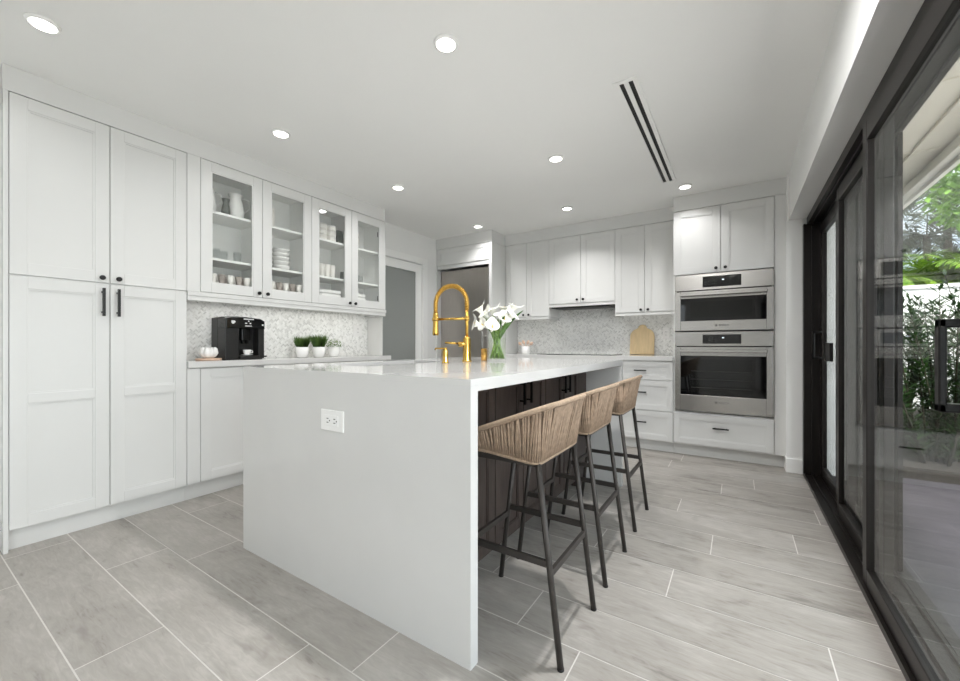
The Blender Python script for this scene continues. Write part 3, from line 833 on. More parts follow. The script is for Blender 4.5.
t = thing('soap_dispenser', 'short brushed gold soap dispenser left of the tall gold faucet', 'soap dispenser', (-1.5, 1.92, .93))
MB().lathe([(.022, 0), (.022, .006), (.018, .009), (.018, .075), (.012, .08), (.010, .09)], (-1.5, 1.92, .9305), 20).build('body', GOLD, t)
m = MB(); c0 = Vector((-1.5, 1.92, 1.018)); m.tube([c0 - Vector((0, 0, .006)), c0 + Vector((0, 0, .006))], .012, 14); m.tube([c0, c0 + Vector((-.075, 0, .001)), c0 + Vector((-.082, 0, -.008))], .005, 8); m.build('nozzle', GOLD, t)
t = thing('gold_tumbler', 'small ribbed gold glass tumbler between the faucet and the flower vase', 'tumbler', (-1.5, 2.36, .93))
m = MB(); R_ = []
for r, z in ((.020, 0), (.021, .02), (.021, .085), (.019, .085), (.019, .01)):
    R_.append([Vector((-1.5 + (r + .0012 * (k % 2)) * math.cos(2 * PI * k / 32), 2.36 + (r + .0012 * (k % 2)) * math.sin(2 * PI * k / 32), .9305 + z)) for k in range(32)])
m.rings(R_); m.build('cup', pbr('gold_glass', '#d9a75a', .15, metal=.6, noise=.15, nscale=60), t)

# ------------------------------------------------------------------ bar stools
def u_path(a, b, w, r, n):
    """open U: from (-a,-w) round the back at x=b to (-a,w), n evenly spaced points"""
    P = [Vector((-a, -w, 0)), Vector((b - r, -w, 0))]
    for k in range(1, 9): an = -PI / 2 + PI / 2 * k / 8; P.append(Vector((b - r + r * math.cos(an), -w + r + r * math.sin(an), 0)))
    for k in range(0, 9): an = PI / 2 * k / 8; P.append(Vector((b - r + r * math.cos(an), w - r + r * math.sin(an), 0)))
    P.append(Vector((-a, w, 0)))
    L_ = [0]
    for p, q in zip(P, P[1:]): L_.append(L_[-1] + (q - p).length)
    out = []
    for k in range(n):
        s_ = L_[-1] * k / (n - 1); i = max(j for j in range(len(L_) - 1) if L_[j] <= s_ + 1e-9)
        d_ = L_[i + 1] - L_[i]; out.append(P[i].lerp(P[i + 1], (s_ - L_[i]) / d_ if d_ > 1e-9 else 0))
    return out


def rim_z(x):
    return .843 - .385 * max(0, .178 - x)


def make_stool():
    t = thing('bar_stool', '', 'bar stool', (0, 0, 0), 'woven rope bar stools at the island')
    n = 124; lo = u_path(.185, .140, .194, .035, n); hi = u_path(.205, .184, .216, .10, n)
    hi = [Vector((p.x, p.y, rim_z(p.x))) for p in hi]
    lo = [Vector((p.x, p.y, .652 + (.14 - p.x) * .09)) for p in lo]
    m = MB(); rnd = random.Random(3)
    for k in range(n):
        for s_ in (0,):
            a, b = lo[k], hi[min(n - 1, max(0, k + rnd.choice((-1, 0, 0, 0, 0, 0, 0, 0, 1))))]
            mid = a.lerp(b, .5) + Vector((rnd.uniform(-.002, .002), rnd.uniform(-.002, .002), 0))
            m.tube([a, mid, b], .0039, 6)
            q = a.lerp(b, .5); inw = Vector((-q.x, -q.y, 0)).normalized() * .009
            a2, b2 = lo[min(n - 1, k + 1)] + inw, hi[max(0, k - 1)] + inw
            m.tube([a2, b2], .0043, 5)
    m.build('backrest', ROPE, t)
    m = MB(); m.tube([hi[0] + Vector((-.012, .012, -.02))] + hi[::2] + [hi[-1] + Vector((-.012, -.012, -.02))], .0095, 10)
    m.build('rim', ROPE2, t)
    # seat: woven pad + frame
    m = MB(); fr = u_path(.185, .137, .191, .035, 40); fr = [Vector((p.x, p.y, .650 + (.14 - p.x) * .09)) for p in fr]
    m.tube(fr + [fr[0]], .0075, 8); m.build('seat_frame', ROPE2, t)
    m = MB()
    k = 0; x = -.18
    while x < .13:
        hw = .186 if x < .07 else .186 - (x - .07) ** 2 * 9
        m.tube([(x, -hw, .662), (x, -hw * .5, .654), (x, 0, .651), (x, hw * .5, .654), (x, hw, .662)], .0046, 6); x += .0098
    m.box(-.17, .12, -.17, .17, .640, .648)
    m.build('seat', ROPE, t)
    F0 = {(1, -1): (.210, -.173), (1, 1): (.210, .173), (-1, -1): (-.210, -.173), (-1, 1): (-.210, .173)}
    F1 = {k_: (.128 * k_[0], .168 * k_[1]) for k_ in F0}
    def lp(k_, z):
        f = z / .65; return Vector((F0[k_][0] * (1 - f) + F1[k_][0] * f, F0[k_][1] * (1 - f) + F1[k_][1] * f, z))
    for k_ in F0:
        l = MB().tube([lp(k_, .004), lp(k_, .655)], .0105, 12).build('leg', STOOLM, t)
        MB().tube([lp(k_, 0), lp(k_, .006)], .0115, 12).build('foot_cap', BLKPLAST, l)
    for sy in (-1, 1): MB().bar(lp((1, sy), .325), lp((-1, sy), .325), .012, .022).build('footrest', STOOLM, t)
    for sx in (-1, 1): MB().bar(lp((sx, -1), .295), lp((sx, 1), .295), .012, .022).build('footrest', STOOLM, t)
    m = MB()
    for sx in (-1, 1): m.bar(lp((sx, -1), .645), lp((sx, 1), .645), .012, .02)
    for sy in (-1, 1): m.bar(lp((1, sy), .645), lp((-1, sy), .645), .012, .02)
    m.build('under_frame', STOOLM, t)
    return t


st = make_stool(); st.location = (-.685, 1.378, 0)
st['label'] = 'woven taupe rope bar stool with dark metal legs, nearest the camera at the island'
dup(st, (-.688, 1.900, 0), 'woven taupe rope bar stool with dark metal legs, middle of the three')
dup(st, (-.692, 2.502, 0), 'woven taupe rope bar stool with dark metal legs, farthest one at the island')

# ================================================================== CEILING FITTINGS
def downlight(x, y, label, pw=1.0, spread=150):
    t = thing('ceiling_light', label, 'ceiling light', (x, y, CZ - .012), 'recessed ceiling downlights')
    m = MB(); m.lathe([(.044, .001), (.046, 0), (.055, .004), (.057, .0115), (.044, .0115), (.044, .001)], (x, y, CZ - .012), 32, cap=False); m.build('trim_ring', TRIMP, t)
    MB().lathe([(.043, 0), (.043, .004)], (x, y, CZ - .008), 32).build('lens', LAMPM, t)
    l = bpy.data.lights.new('bulb', 'AREA'); l.shape = 'DISK'; l.size = .084; l.energy = LAMP_W * pw; l.color = (1, .995, .995); l.spread = math.radians(spread)
    o = bpy.data.objects.new('bulb', l); COL.objects.link(o); o.parent = t; o.location = (0, 0, -.004)
    return t


DL = [(-2.534, .412, 'recessed round ceiling light above the pantry cabinet at top left'), (-1.135, 1.457, 'recessed round ceiling light above the near end of the island'),
      (-2.531, 1.482, 'recessed round ceiling light in front of the first glass cabinet door'), (-1.143, 2.802, 'recessed round ceiling light above the far end of the island'),
      (-2.526, 2.554, 'recessed round ceiling light in front of the last glass cabinet door'), (-1.465, 3.886, 'recessed round ceiling light in front of the cooktop cabinets'),
      (-2.565, 3.903, 'recessed round ceiling light in front of the refrigerator'), (-.391, 3.915, 'recessed round ceiling light in front of the oven tower, beside the air vent')]
for a, w_ in zip(DL, (.3, .6, .5, 1.5, 1.0, 1.7, .8, .62)): downlight(*a, pw=w_, spread=125 if a[1] > 3.5 else 150)
for a in ((-1.14, -1.2, .5), (-.1, -1.2, .7), (-.1, .1, 1.4), (-.38, 1.47, 6.2)):  # unseen fill lamps added out of frame, styled like the downlights
    downlight(a[0], a[1], 'added fill light out of view, built like the recessed round ceiling lights', a[2], 172 if a[2] > 1.3 else 150)
t = thing('air_vent', 'long linear slot air vent with two black slots in the ceiling', 'air vent', (-.507, 2.95, CZ - .014))
m = MB(); z0, z1 = CZ - .008, CZ - .001
m.box(-.562, -.535, 2.165, 3.745, z0, z1, .001).box(-.512, -.488, 2.19, 3.715, z0, z1).box(-.465, -.440, 2.165, 3.745, z0, z1, .001).box(-.535, -.465, 2.165, 2.19, z0, z1).box(-.535, -.465, 3.715, 3.745, z0, z1)
m.build('frame', TRIMP, t)
for a, b in ((-.535, -.512), (-.488, -.465)): MB().box(a, b, 2.19, 3.715, CZ - .003, CZ - .001).build('slot', VENTD, t)

# ================================================================== ITEMS ON THE LEFT COUNTER
Z0 = .9305
t = thing('coffee_machine', 'black automatic coffee machine on the left counter beside the pantry', 'coffee machine', (-3.24, 1.56, Z0))
y0, y1, xb, xf = 1.415, 1.70, -3.35, -3.135
prof = [(y0, Z0 + .006), (y1, Z0 + .006), (y1, 1.235), (y1 - .03, 1.252), (y0 + .14, 1.262), (y0 + .03, 1.254), (y0, 1.245)]
m = MB(); m.prism([(xb, y, z) for y, z in prof], (.10, 0, 0), bev=.004)
m.box(xb + .10, xf, y0, y0 + .095, Z0 + .006, 1.17, .004)
m.box(xb + .10, xf, y1 - .045, y1, Z0 + .006, 1.17, .004)
m.box(xb + .10, xb + .13, y0 + .09, y1 - .04, Z0 + .03, 1.17)
m.box(xb + .005, xf - .01, y0 + .01, y1 - .01, Z0, Z0 + .01)
m.build('body', BLKPLAST, t)
m = MB(); m.prism([(xb + .095, y, z) for y, z in [(y0, 1.165), (y1, 1.165), (y1, 1.225), (y1 - .03, 1.242), (y0 + .14, 1.252), (y0 + .03, 1.246), (y0, 1.238)]], (.128, 0, 0), bev=.006); hd_ = m.build('control_head', BLKGLOSS, t)
m = MB(); m.box(xb + .13, xf - .04, y0 + .135, y0 + .20, 1.075, 1.165, .006); m.box(xf - .075, xf - .05, y0 + .145, y0 + .16, 1.05, 1.076); m.box(xf - .075, xf - .05, y0 + .175, y0 + .19, 1.05, 1.076); m.build('spout', BLKGLOSS, t)
m = MB(); m.box(xb + .13, xf + .022, y0 + .095, y1 - .045, Z0 + .004, Z0 + .028, .004); m.build('drip_tray', BLKPLAST, t)
m = MB(); m.tube([(xf - .02, y1 + .002, 1.155), (xf - .01, y1 - .02, 1.12), (xf - .005, y1 - .025, 1.03)], .006, 8); m.tube([(xf - .02, y1 - .002, Z0 + .02), (xf - .02, y1 + .028, Z0 + .02)], .006, 8); m.build('steam_wand', BLKGLOSS, t)
m = MB(); xx = xf - .0065 + .0
E2 = Face('E', xb + .223)
E2.box(m, y0 + .038, y0 + .062, 1.204, 1.222, .0, .0008); E2.box(m, y0 + .043, y0 + .057, 1.198, 1.204, .0, .0008); E2.box(m, y0 + .062, y0 + .067, 1.209, 1.218, 0, .0008)
m.build('cup_symbol', PRINT, hd_)
for (a, b, c, d_) in ((.125, .20, 1.232, 1.240), (.158, .166, 1.216, 1.226), (.135, .150, 1.200, 1.209), (.168, .18, 1.20, 1.209), (.135, .185, 1.182, 1.187), (.262, .274, 1.190, 1.202)):
    m = MB(); E2.box(m, y0 + a, y0 + b, c, d_, 0, .0008); m.build('control_symbol', PRINT, hd_)


def cup(loc, label, group=None, r=.032, h=.05, handle=True, mat=PORC, saucer=False, name='coffee_cup', cat='cup'):
    t = thing(name, label, cat, loc, group); x, y, z = loc
    zz = z + (.006 if saucer else 0)
    MB().lathe([(r * .55, 0), (r * .62, .003), (r * .9, h * .45), (r, h), (r * .93, h), (r * .82, h * .45), (r * .4, .008)], (x, y, zz), 20).build('bowl', mat, t)
    if handle:
        m = MB(); m.tube([(x, y + r * .9, zz + h * .8), (x, y + r * 1.5, zz + h * .75), (x, y + r * 1.55, zz + h * .45), (x, y + r * .8, zz + h * .28)], .0035, 8); m.build('handle', mat, t)
    if saucer: MB().lathe([(r * .7, 0), (r * 1.5, .007), (r * 1.5, .009), (r * .6, .004)], (x, y, z), 24).build('saucer', mat, t)
    return t


cup((xf - .03, y0 + .168, Z0 + .029), 'small white cup and saucer standing on the coffee machine drip tray', saucer=True, r=.028, h=.038)
t = thing('serving_board', 'small round light wood board under the white sugar bowl', 'board', (-3.2, 1.33, Z0))
MB().lathe([(.078, 0), (.080, .004), (.080, .011), (.077, .014)], (-3.2, 1.335, Z0), 36).build('disc', WOODP, t)
t = thing('sugar_bowl', 'white scalloped ceramic bowl on the wood board beside the coffee machine', 'bowl', (-3.2, 1.335, Z0 + .015))
R_ = []
for r, z in ((.028, 0), (.045, .012), (.058, .035), (.052, .062), (.040, .074), (.034, .074), (.030, .06)):
    R_.append([Vector((-3.2 + r * (1 + .05 * math.cos(9 * a * 2 * PI / 72)) * math.cos(a * 2 * PI / 72), 1.335 + r * (1 + .05 * math.cos(9 * a * 2 * PI / 72)) * math.sin(a * 2 * PI / 72), Z0 + .015 + z + (.006 * math.cos(9 * a * 2 * PI / 72) if z > .05 else 0))) for a in range(72)])
MB().rings(R_).build('bowl', PORC, t)

# potted herbs
def pot(x, y, label, kind, sd):
    t = thing('potted_herb', label, 'potted plant', (x, y, Z0), 'herb pots on the left counter'); r_ = random.Random(sd)
    MB().lathe([(.036, 0), (.040, .003), (.052, .035), (.054, .092), (.050, .092), (.048, .08), (.03, .079)], (x, y, Z0), 28).build('pot', PORC, t)
    MB().lathe([(.049, .078), (.045, .083), (.01, .086)], (x, y, Z0), 20).build('soil', SOIL, t)
    m = MB()
    if kind < 2:
        for _ in range(420 if kind == 0 else 330):
            a = r_.uniform(0, 2 * PI); q = r_.random() ** .5; b = Vector((x + .04 * q * math.cos(a), y + .04 * q * math.sin(a), Z0 + .082))
            h = r_.uniform(.07, .115) * (1.0 if kind == 0 else 1.15); sp_ = r_.uniform(.2, .55) * q
            tip = b + Vector((math.cos(a) * sp_ * h + r_.uniform(-.008, .008), math.sin(a) * sp_ * h + r_.uniform(-.008, .008), h))
            w_ = r_.uniform(.0015, .0028) * (1 if kind == 0 else 1.5); s_ = Vector((-math.sin(a + 1), math.cos(a + 1), 0)) * w_
            mid = b.lerp(tip, .55) + Vector((0, 0, .004))
            v = [m.bm.verts.new(p) for p in (b - s_, b + s_, mid + s_, mid - s_, tip)]
            m.bm.faces.new((v[0], v[1], v[2], v[3])); m.bm.faces.new((v[3], v[2], v[4]))
    else:
        for _ in range(330):
            a = r_.uniform(0, 2 * PI); q = r_.random() ** .5; hh = r_.uniform(.0, .085)
            c = Vector((x + (.068 * q) * math.cos(a), y + (.068 * q) * math.sin(a), Z0 + .092 + hh * (1.1 - .6 * q)))
            d1_ = Vector((r_.uniform(-1, 1), r_.uniform(-1, 1), r_.uniform(-.2, .6))).normalized() * .008; d2_ = d1_.cross(Vector((0, 0, 1))).normalized() * .005
            v = [m.bm.verts.new(p) for p in (c - d1_, c + d2_, c + d1_, c - d2_)]; m.bm.faces.new(v)
    m.build('foliage', GRASS if kind < 2 else GRASS2, t, recalc=False)


pot(-3.2, 2.065, 'round white pot of fine green grass, left of the three, nearest the coffee machine', 0, 1)
pot(-3.2, 2.232, 'white pot of tall dark green herb, the middle of three on the left counter', 1, 2)
pot(-3.2, 2.392, 'white pot of light small-leaved herb, right of the three on the left counter', 2, 3)


def outlet(F, u, z, label, w=.07, h=.115, d=.012):
    t = thing('electrical_outlet', label, 'outlet', F.P(u, z - h / 2, d), 'outlets on the backsplash')
    m = MB(); F.box(m, u - w / 2, u + w / 2, z - h / 2, z + h / 2, d + .0006, d + .006, .002); m.build('plate', PORC, t)
    m = MB(); F.box(m, u - .017, u + .017, z - .034, z + .034, d + .0062, d + .0085, .001); r_ = m.build('receptacle', PORC, t)
    m = MB()
    for zz in (z - .018, z + .018):
        for du in (-.006, .006): F.box(m, u + du - .0012, u + du + .0012, zz - .004, zz + .006, d + .0086, d + .009)
    m.build('slots', DARKPRINT, r_)


outlet(Face('E', WL), 2.80, 1.19, 'white double outlet on the left backsplash near the doorway', .115)
outlet(Face('S', WB), -.66, 1.165, 'white outlet on the back backsplash right of the cutting board')
outlet(Face('S', WB), -2.28, 1.15, 'white outlet on the back backsplash above the utensil cup')

# ================================================================== ITEMS ON THE BACK COUNTER
t = thing('cutting_board', 'light wooden cutting board with a rounded top leaning on the backsplash', 'cutting board', (-.90, 4.66, .9305))
pts = [(-.128, 0), (.128, 0), (.128, .20)]
for k in range(1, 8): a = PI / 2 * k / 8; pts.append((.055 + .073 * math.cos(a), .20 + .085 * math.sin(a)))
for k in range(0, 9): a = PI * k / 8; pts.append((.045 * math.cos(a), .300 + .035 * math.sin(a)))
for k in range(1, 8): a = PI / 2 + PI / 2 * k / 8; pts.append((-.055 + .073 * math.cos(a), .20 + .085 * math.sin(a)))
pts.append((-.128, .20))
lean = .16
M_ = [Vector((-.90 + a, 4.70 + b * lean, .9312 + b)) for a, b in pts]
m = MB(); m.prism(M_, (0, -.018, .003), bev=.003); m.build('board', WOOD, t)

t = thing('utensil_cup', 'small white cup on the back counter behind the vase', 'cup', (-2.24, 4.5, .9305))
MB().lathe([(.047, 0), (.050, .004), (.050, .095), (.046, .095), (.044, .01)], (-2.24, 4.5, .9305), 28).build('cup', PORC, t)
ul = ['leaning far left', 'leaning slightly left', 'leaning slightly right', 'leaning far right']
for k, (dx, dy, an) in enumerate(((-.040, 0, -.95), (-.016, .01, -.40), (.016, -.01, .45), (.040, 0, .95))):
    t = thing('wooden_spoon', 'short pale wooden spoon in the white cup, ' + ul[k], 'spoon', (-2.24 + dx * .3, 4.5 + dy, .945), 'wooden spoons in the cup')
    b = Vector((-2.24 + dx * .2, 4.5 + dy, .943)); e = Vector((-2.24 + dx * 1.0 + .0, 4.5 + dy, 1.030)); dr_ = Vector((math.sin(an), 0, math.cos(an))); tip = e + dr_ * .02
    MB().tube([b, e, tip], .0045, 8).build('stick', WOODP, t)
    m = MB(); c = tip + dr_ * .028; sd_ = Vector((math.cos(an), 0, -math.sin(an)))
    m.rings([[c + dr_ * (-.03 + .06 * q / 6) + (sd_ * math.cos(a * PI / 6) * .020 + Vector((0, 1, 0)) * math.sin(a * PI / 6) * .006) * max(.08, math.sin(PI * q / 6) ** .6) for a in range(12)] for q in range(7)])
    m.build('bowl', WOODP, t)

# ================================================================== VASE OF CALLA LILIES
VX, VY = -1.40, 2.37
t = thing('glass_vase', 'clear cylindrical glass vase of calla lilies on the island top', 'vase', (VX, VY, Z0))
MB().lathe([(.062, 0), (.064, .004), (.063, .12), (.068, .225), (.065, .225), (.060, .12), (.060, .012), (.01, .010)], (VX, VY, Z0), 36).build('glass', VASEG, t)
MB().lathe([(.0592, .0125), (.0592, .12), (.0608, .155), (.01, .1555)], (VX, VY, Z0), 32).build('water', WATER, t)


def lily(px, pz, off, face, size, label, sd):
    """flower centre at view-plane offsets (px right, pz up) from the vase axis, off = depth offset"""
    rr = random.Random(sd)
    Rv = Vector((.8387, .5446, 0)); Fv = Vector((-.5446, .8387, 0))
    c = Vector((VX, VY, Z0)) + Rv * px + Fv * off + Vector((0, 0, pz))
    base = Vector((VX, VY, Z0 + .016)) + Rv * (-px * .22 + rr.uniform(-.036, .036)) + Fv * (-off * .4 + rr.uniform(-.03, .03))
    t = thing('calla_lily', label, 'flower', base, 'calla lilies in the glass vase')
    f = (Rv * face[0] + Fv * face[1] + Vector((0, 0, face[2]))).normalized()
    neck = c - f * size * .75
    rim_pt = Vector((VX, VY, Z0 + .225)) + Rv * max(-.05, min(.05, px * .35)) + Fv * max(-.04, min(.04, off * .35))
    P = []
    for q in range(13):
        s_ = q / 12
        if s_ < .5: p = base.lerp(rim_pt, s_ * 2)
        else:
            a, b = rim_pt, neck; h_ = (s_ - .5) * 2; ctrl = rim_pt + (rim_pt - base) * .45
            p = a * (1 - h_) ** 2 + ctrl * 2 * h_ * (1 - h_) + b * h_ * h_
        P.append(p)
    MB().tube(P, .0072, 8).build('stem', STEM, t)
    up = Vector((0, 0, 1)) if abs(f.z) < .85 else Rv
    e1 = (up - f * up.dot(f)).normalized(); e2 = f.cross(e1); ph = rr.uniform(-.5, .5)
    R_ = []; n = 28
    for q in range(13):
        s_ = q / 12; ring = []
        for a in range(n):
            an = 2 * PI * a / n + ph; tip = max(0, math.cos(an)) ** 4 * .6
            r_ = size * (.10 + .22 * s_ + .42 * s_ ** 3.2 * (1 + .35 * tip))
            h_ = size * (-.75 + 1.35 * s_ - .35 * s_ ** 5 * (1 - 1.3 * tip) + .25 * tip * s_ ** 3 - .22 * (1 - math.cos(an)) * s_ ** 2 * .5)
            ring.append(c + f * h_ + (e1 * math.cos(an) + e2 * math.sin(an)) * r_ * (1 - .25 * tip * s_ ** 6))
        R_.append(ring)
    m = MB(); m.rings(R_, cap=False); m.build('spathe', PETAL, t, recalc=False)
    MB().tube([neck + f * size * .12, c - f * size * .1, c + f * size * .2], [size * .045, size * .05, size * .03], 8).build('spadix', SPADIX, t)


LL = [(-.155, .262, -.03, (-.95, -.35, .05), .075, 'white calla lily drooping at the far left of the bunch'),
      (-.105, .250, -.06, (-.55, -.8, -.1), .062, 'white calla lily opening left, just beside the drooping one'),
      (-.035, .238, -.09, (.1, -1., .12), .066, 'white calla lily low in front, open toward the camera'),
      (-.125, .395, .01, (-.5, -.3, .75), .078, 'white calla lily pointing up at the upper left'),
      (-.085, .345, -.04, (-.55, -.5, .5), .072, 'white calla lily in the left middle of the bunch'),
      (-.03, .385, .03, (-.1, -.4, .9), .078, 'white calla lily upright at the top centre'),
      (.02, .335, -.06, (.0, -.7, .6), .070, 'white calla lily at the very centre of the bunch'),
      (.055, .400, .02, (.2, -.3, .9), .080, 'white calla lily tall right of centre'),
      (.125, .410, .00, (.65, -.3, .65), .078, 'white calla lily at the upper right with its tip pointing right'),
      (.105, .335, -.05, (.6, -.6, .5), .075, 'white calla lily on the right side below the highest ones'),
      (.05, .300, -.08, (.25, -.9, .3), .066, 'white calla lily low right of centre'),
      (-.06, .30, .05, (-.3, .5, .6), .070, 'white calla lily at the back of the bunch')]
for k, a in enumerate(LL): lily(a[0] * .95, .235 + (a[1] - .235) * .78, a[2], (a[3][0], a[3][1] * .5, a[3][2] + .45), a[4] * 1.0, a[5], 50 + k)


def cleaf(px, pz, off, label, wd, bend, sd):
    Rv = Vector((.8387, .5446, 0)); Fv = Vector((-.5446, .8387, 0))
    b = Vector((VX, VY, Z0 + .02)) - Rv * px * .1; e = Vector((VX, VY, Z0)) + Rv * px + Fv * off + Vector((0, 0, pz))
    ctrl = Vector((VX, VY, Z0 + .20)) + Rv * px * .12 + Vector((0, 0, bend))
    m = MB(); R_ = []
    for q in range(15):
        s_ = q / 14; p = b * (1 - s_) ** 2 + ctrl * 2 * s_ * (1 - s_) + e * s_ * s_
        w_ = .003 + wd * max(0, math.sin(PI * min(1, max(0, (s_ - .35) / .65)))) ** .8
        R_.append([p - Rv * w_ * .6 - Fv * w_ * .5 + Vector((0, 0, w_ * .5)), p, p + Rv * w_ * .6 + Fv * w_ * .5 + Vector((0, 0, w_ * .3))])
    m.rings(R_, cap=False, closed=False)
    o = m.build('calla_leaf', CLEAF, None, label, 'leaf', 'green leaves in the vase', origin=(VX, VY, Z0 + .02), recalc=False)
    o.modifiers.new('thickness', 'SOLIDIFY').thickness = .0012


cleaf(.18, .345, -.02, 'long dark green calla leaf arching up to the right of the bunch', .016, .02, 1)
cleaf(-.03, .31, -.08, 'broad green calla leaf standing in the middle of the bunch', .022, .05, 2)
cleaf(.10, .27, -.07, 'short green calla leaf low on the right of the bunch', .018, .02, 3)
cleaf(.05, .30, -.11, 'narrow green calla leaf in front, right of the middle', .014, .06, 5)
cleaf(-.065, .29, -.10, 'narrow green calla leaf in front, left of the middle', .014, .06, 6)
cleaf(-.10, .24, -.02, 'short green calla leaf low on the left of the bunch', .014, .02, 4)

# ================================================================== DISHES BEHIND GLASS
XC = -3.22
def pitcher(y, z, h, r, label, sd):
    t = thing('pitcher', label, 'pitcher', (XC, y, z), 'white pitchers on the top shelf')
    MB().lathe([(r * .7, 0), (r * .8, .004), (r, h * .35), (r * .8, h * .7), (r * .62, h * .85), (r * .78, h), (r * .7, h), (r * .55, h * .85), (r * .7, h * .6), (r * .5, .01)], (XC, y, z), 24).build('body', PORC, t)
    m = MB(); m.tube([(XC + .02, y + r * .65, z + h * .88), (XC + .03, y + r * 1.35, z + h * .85), (XC + .03, y + r * 1.45, z + h * .55), (XC + .01, y + r * .85, z + h * .35)], .006, 8); m.build('handle', PORC, t)


pitcher(1.345, 1.986, .19, .048, 'tall white pitcher at the left of the top shelf behind the first glass door', 1)
pitcher(1.525, 1.986, .20, .062, 'wide white pitcher at the right of the top shelf behind the first glass door', 2)
t = thing('small_vase', 'grey green ceramic vase between the two white pitchers', 'vase', (XC + .05, 1.435, 1.986))
MB().lathe([(.022, 0), (.03, .03), (.026, .07), (.018, .10), (.028, .13), (.024, .13), (.015, .10)], (XC + .05, 1.435, 1.986), 20).build('body', GREYGL, t)


def tumbler(x, y, z, label, group, first=[None], r=.030, h=.085):
    if first[0] is None:
        t = thing('drinking_glass', label, 'glass', (0, 0, 0), group)
        MB().lathe([(r * .8, 0), (r * .85, .003), (r, h), (r * .93, h), (r * .78, .010), (.004, .009)], (0, 0, 0), 18).build('glass', CLEAR, t)
        t.location = (x, y, z); first[0] = t; return
    dup(first[0], (x, y, z), label, group=group)


for i in range(4):
    tumbler(XC + (.03 if i % 2 else -.02), 1.30 + .075 * i, 1.656, 'clear drinking glass in the row on the middle shelf behind the first glass door', 'glasses behind the first glass door')
for i in range(3):
    tumbler(XC + (.03 if i % 2 else -.02), 2.56 + .09 * i, 1.656, 'clear drinking glass in the row on the middle shelf behind the fourth glass door', 'glasses behind the fourth glass door')
for i in range(2):
    tumbler(XC - .02, 1.86 + .09 * i, 1.656 if i == 5 else 1.429, 'clear drinking glass behind the small cups, second glass door bottom', 'glasses behind the second glass door')
# cup racks on the bottom shelf: brown rimmed small cups
for dn, (ya, dl) in enumerate(((1.292, 'first'), (1.715, 'second'))):
    for i in range(5):
        for j in range(2):
            x, y = XC + .115 - .075 * j, ya + .028 + .058 * i
            t = thing('tea_glass', 'small brown and white patterned tea glass on the bottom shelf, %s glass door, %s row' % (dl, 'front' if j == 0 else 'rear'), 'cup', (x, y, 1.4285), 'tea glasses behind the %s glass door' % dl)
            MB().lathe([(.016, .0), (.020, .004), (.016, .04), (.025, .105), (.023, .105), (.014, .04)], (x, y, 1.4385), 14).build('glass', MUGBR if (i + j) % 2 else PORCT, t)
            MB().lathe([(.014, 0), (.027, .008), (.027, .010), (.012, .004)], (x, y, 1.4285), 16).build('saucer', PORCT, t)


def stack(name, cat, x, y, z, n, prof, dz, mat, label, group, seg=28):
    first = None
    for k in range(n):
        pos = ('at the bottom of the stack' if k == 0 else 'on top of the stack' if k == n - 1 else ('second from the bottom' if k == 1 else 'third from the bottom' if k == 2 else 'fourth from the bottom' if k == 3 else 'number %d from the bottom' % (k + 1)))
        lb = label + ', ' + pos
        if first is None:
            o = MB().lathe(prof, (0, 0, 0), seg).build(name, mat, None, lb, cat, group, origin=(0, 0, 0)); o.location = (x, y, z); first = o
        else:
            c = first.copy(); COL.objects.link(c); c.location = (x, y, z + dz * k); c['label'] = lb


BOWLP = [(.035, 0), (.04, .004), (.068, .03), (.072, .038), (.068, .038), (.038, .009), (.004, .008)]
stack('bowl', 'bowl', XC + .03, 1.865, 1.656, 5, BOWLP, .034, PORC, 'white bowl behind the second glass door', 'bowls behind the second glass door')
t = MB().lathe([(.022, 0), (.024, .004), (.024, .075), (.020, .075), (.019, .01)], (XC + .06, 1.745, 1.656), 18).build('mug', GREYGL, None, 'small grey mug left of the bowls behind the second glass door', 'mug')
MB().box(XC - .06, XC + .06, 1.70, 1.80, 1.986, 2.145, .006).build('canister', PORCT, None, 'square cream canister on the top shelf behind the second glass door', 'canister')


def tex_cup(x, y, z, label, group, r=.046, h=.05):
    R_ = []
    for rr, zz in ((r * .8, 0), (r, .006), (r, h), (r * .92, h), (r * .9, .01)):
        R_.append([Vector((x + rr * (1 + .03 * math.cos(8 * a * 2 * PI / 48)) * math.cos(a * 2 * PI / 48), y + rr * (1 + .03 * math.cos(8 * a * 2 * PI / 48)) * math.sin(a * 2 * PI / 48), z + zz)) for a in range(48)])
    MB().rings(R_).build('ribbed_cup', PORCT, None, label, 'cup', group)


CL = ['lowest', 'middle', 'top']
for c_, (y, dl) in enumerate(((2.235, 'third'), (2.335, 'third'), (2.60, 'fourth'))):
    for k in range(3):
        side_ = ('left stack' if c_ == 0 else 'right stack') if dl == 'third' else 'only stack'
        tex_cup(XC + .05, y, 1.986 + .0515 * k, '%s ribbed white cup of the %s on the top shelf, %s glass door' % (CL[k], side_, dl), 'ribbed cups behind the %s glass door' % dl, h=.051 if k < 2 else .05)
t = MB().box(XC + .02, XC + .07, 2.395, 2.455, 1.986, 2.12, .004).build('canister', GREYGL, None, 'tall grey canister at the right of the top shelf, third glass door', 'canister')
for k in range(4):
    y = 2.19 + .056 * k
    R_ = []
    for rr, zz in ((.018, 0), (.022, .004), (.026, .125), (.023, .125), (.019, .01)):
        R_.append([Vector((XC + .04 + rr * (1 + .05 * (a % 2)) * math.cos(a * PI / 12), y + rr * (1 + .05 * (a % 2)) * math.sin(a * PI / 12), 1.656 + zz)) for a in range(24)])
    MB().rings(R_).build('fluted_cup', PORCT, None, 'tall fluted cream cup on the middle shelf, third glass door, ' + ('leftmost', 'second from left', 'third from left', 'rightmost')[k], 'cup', 'fluted cups behind the third glass door')
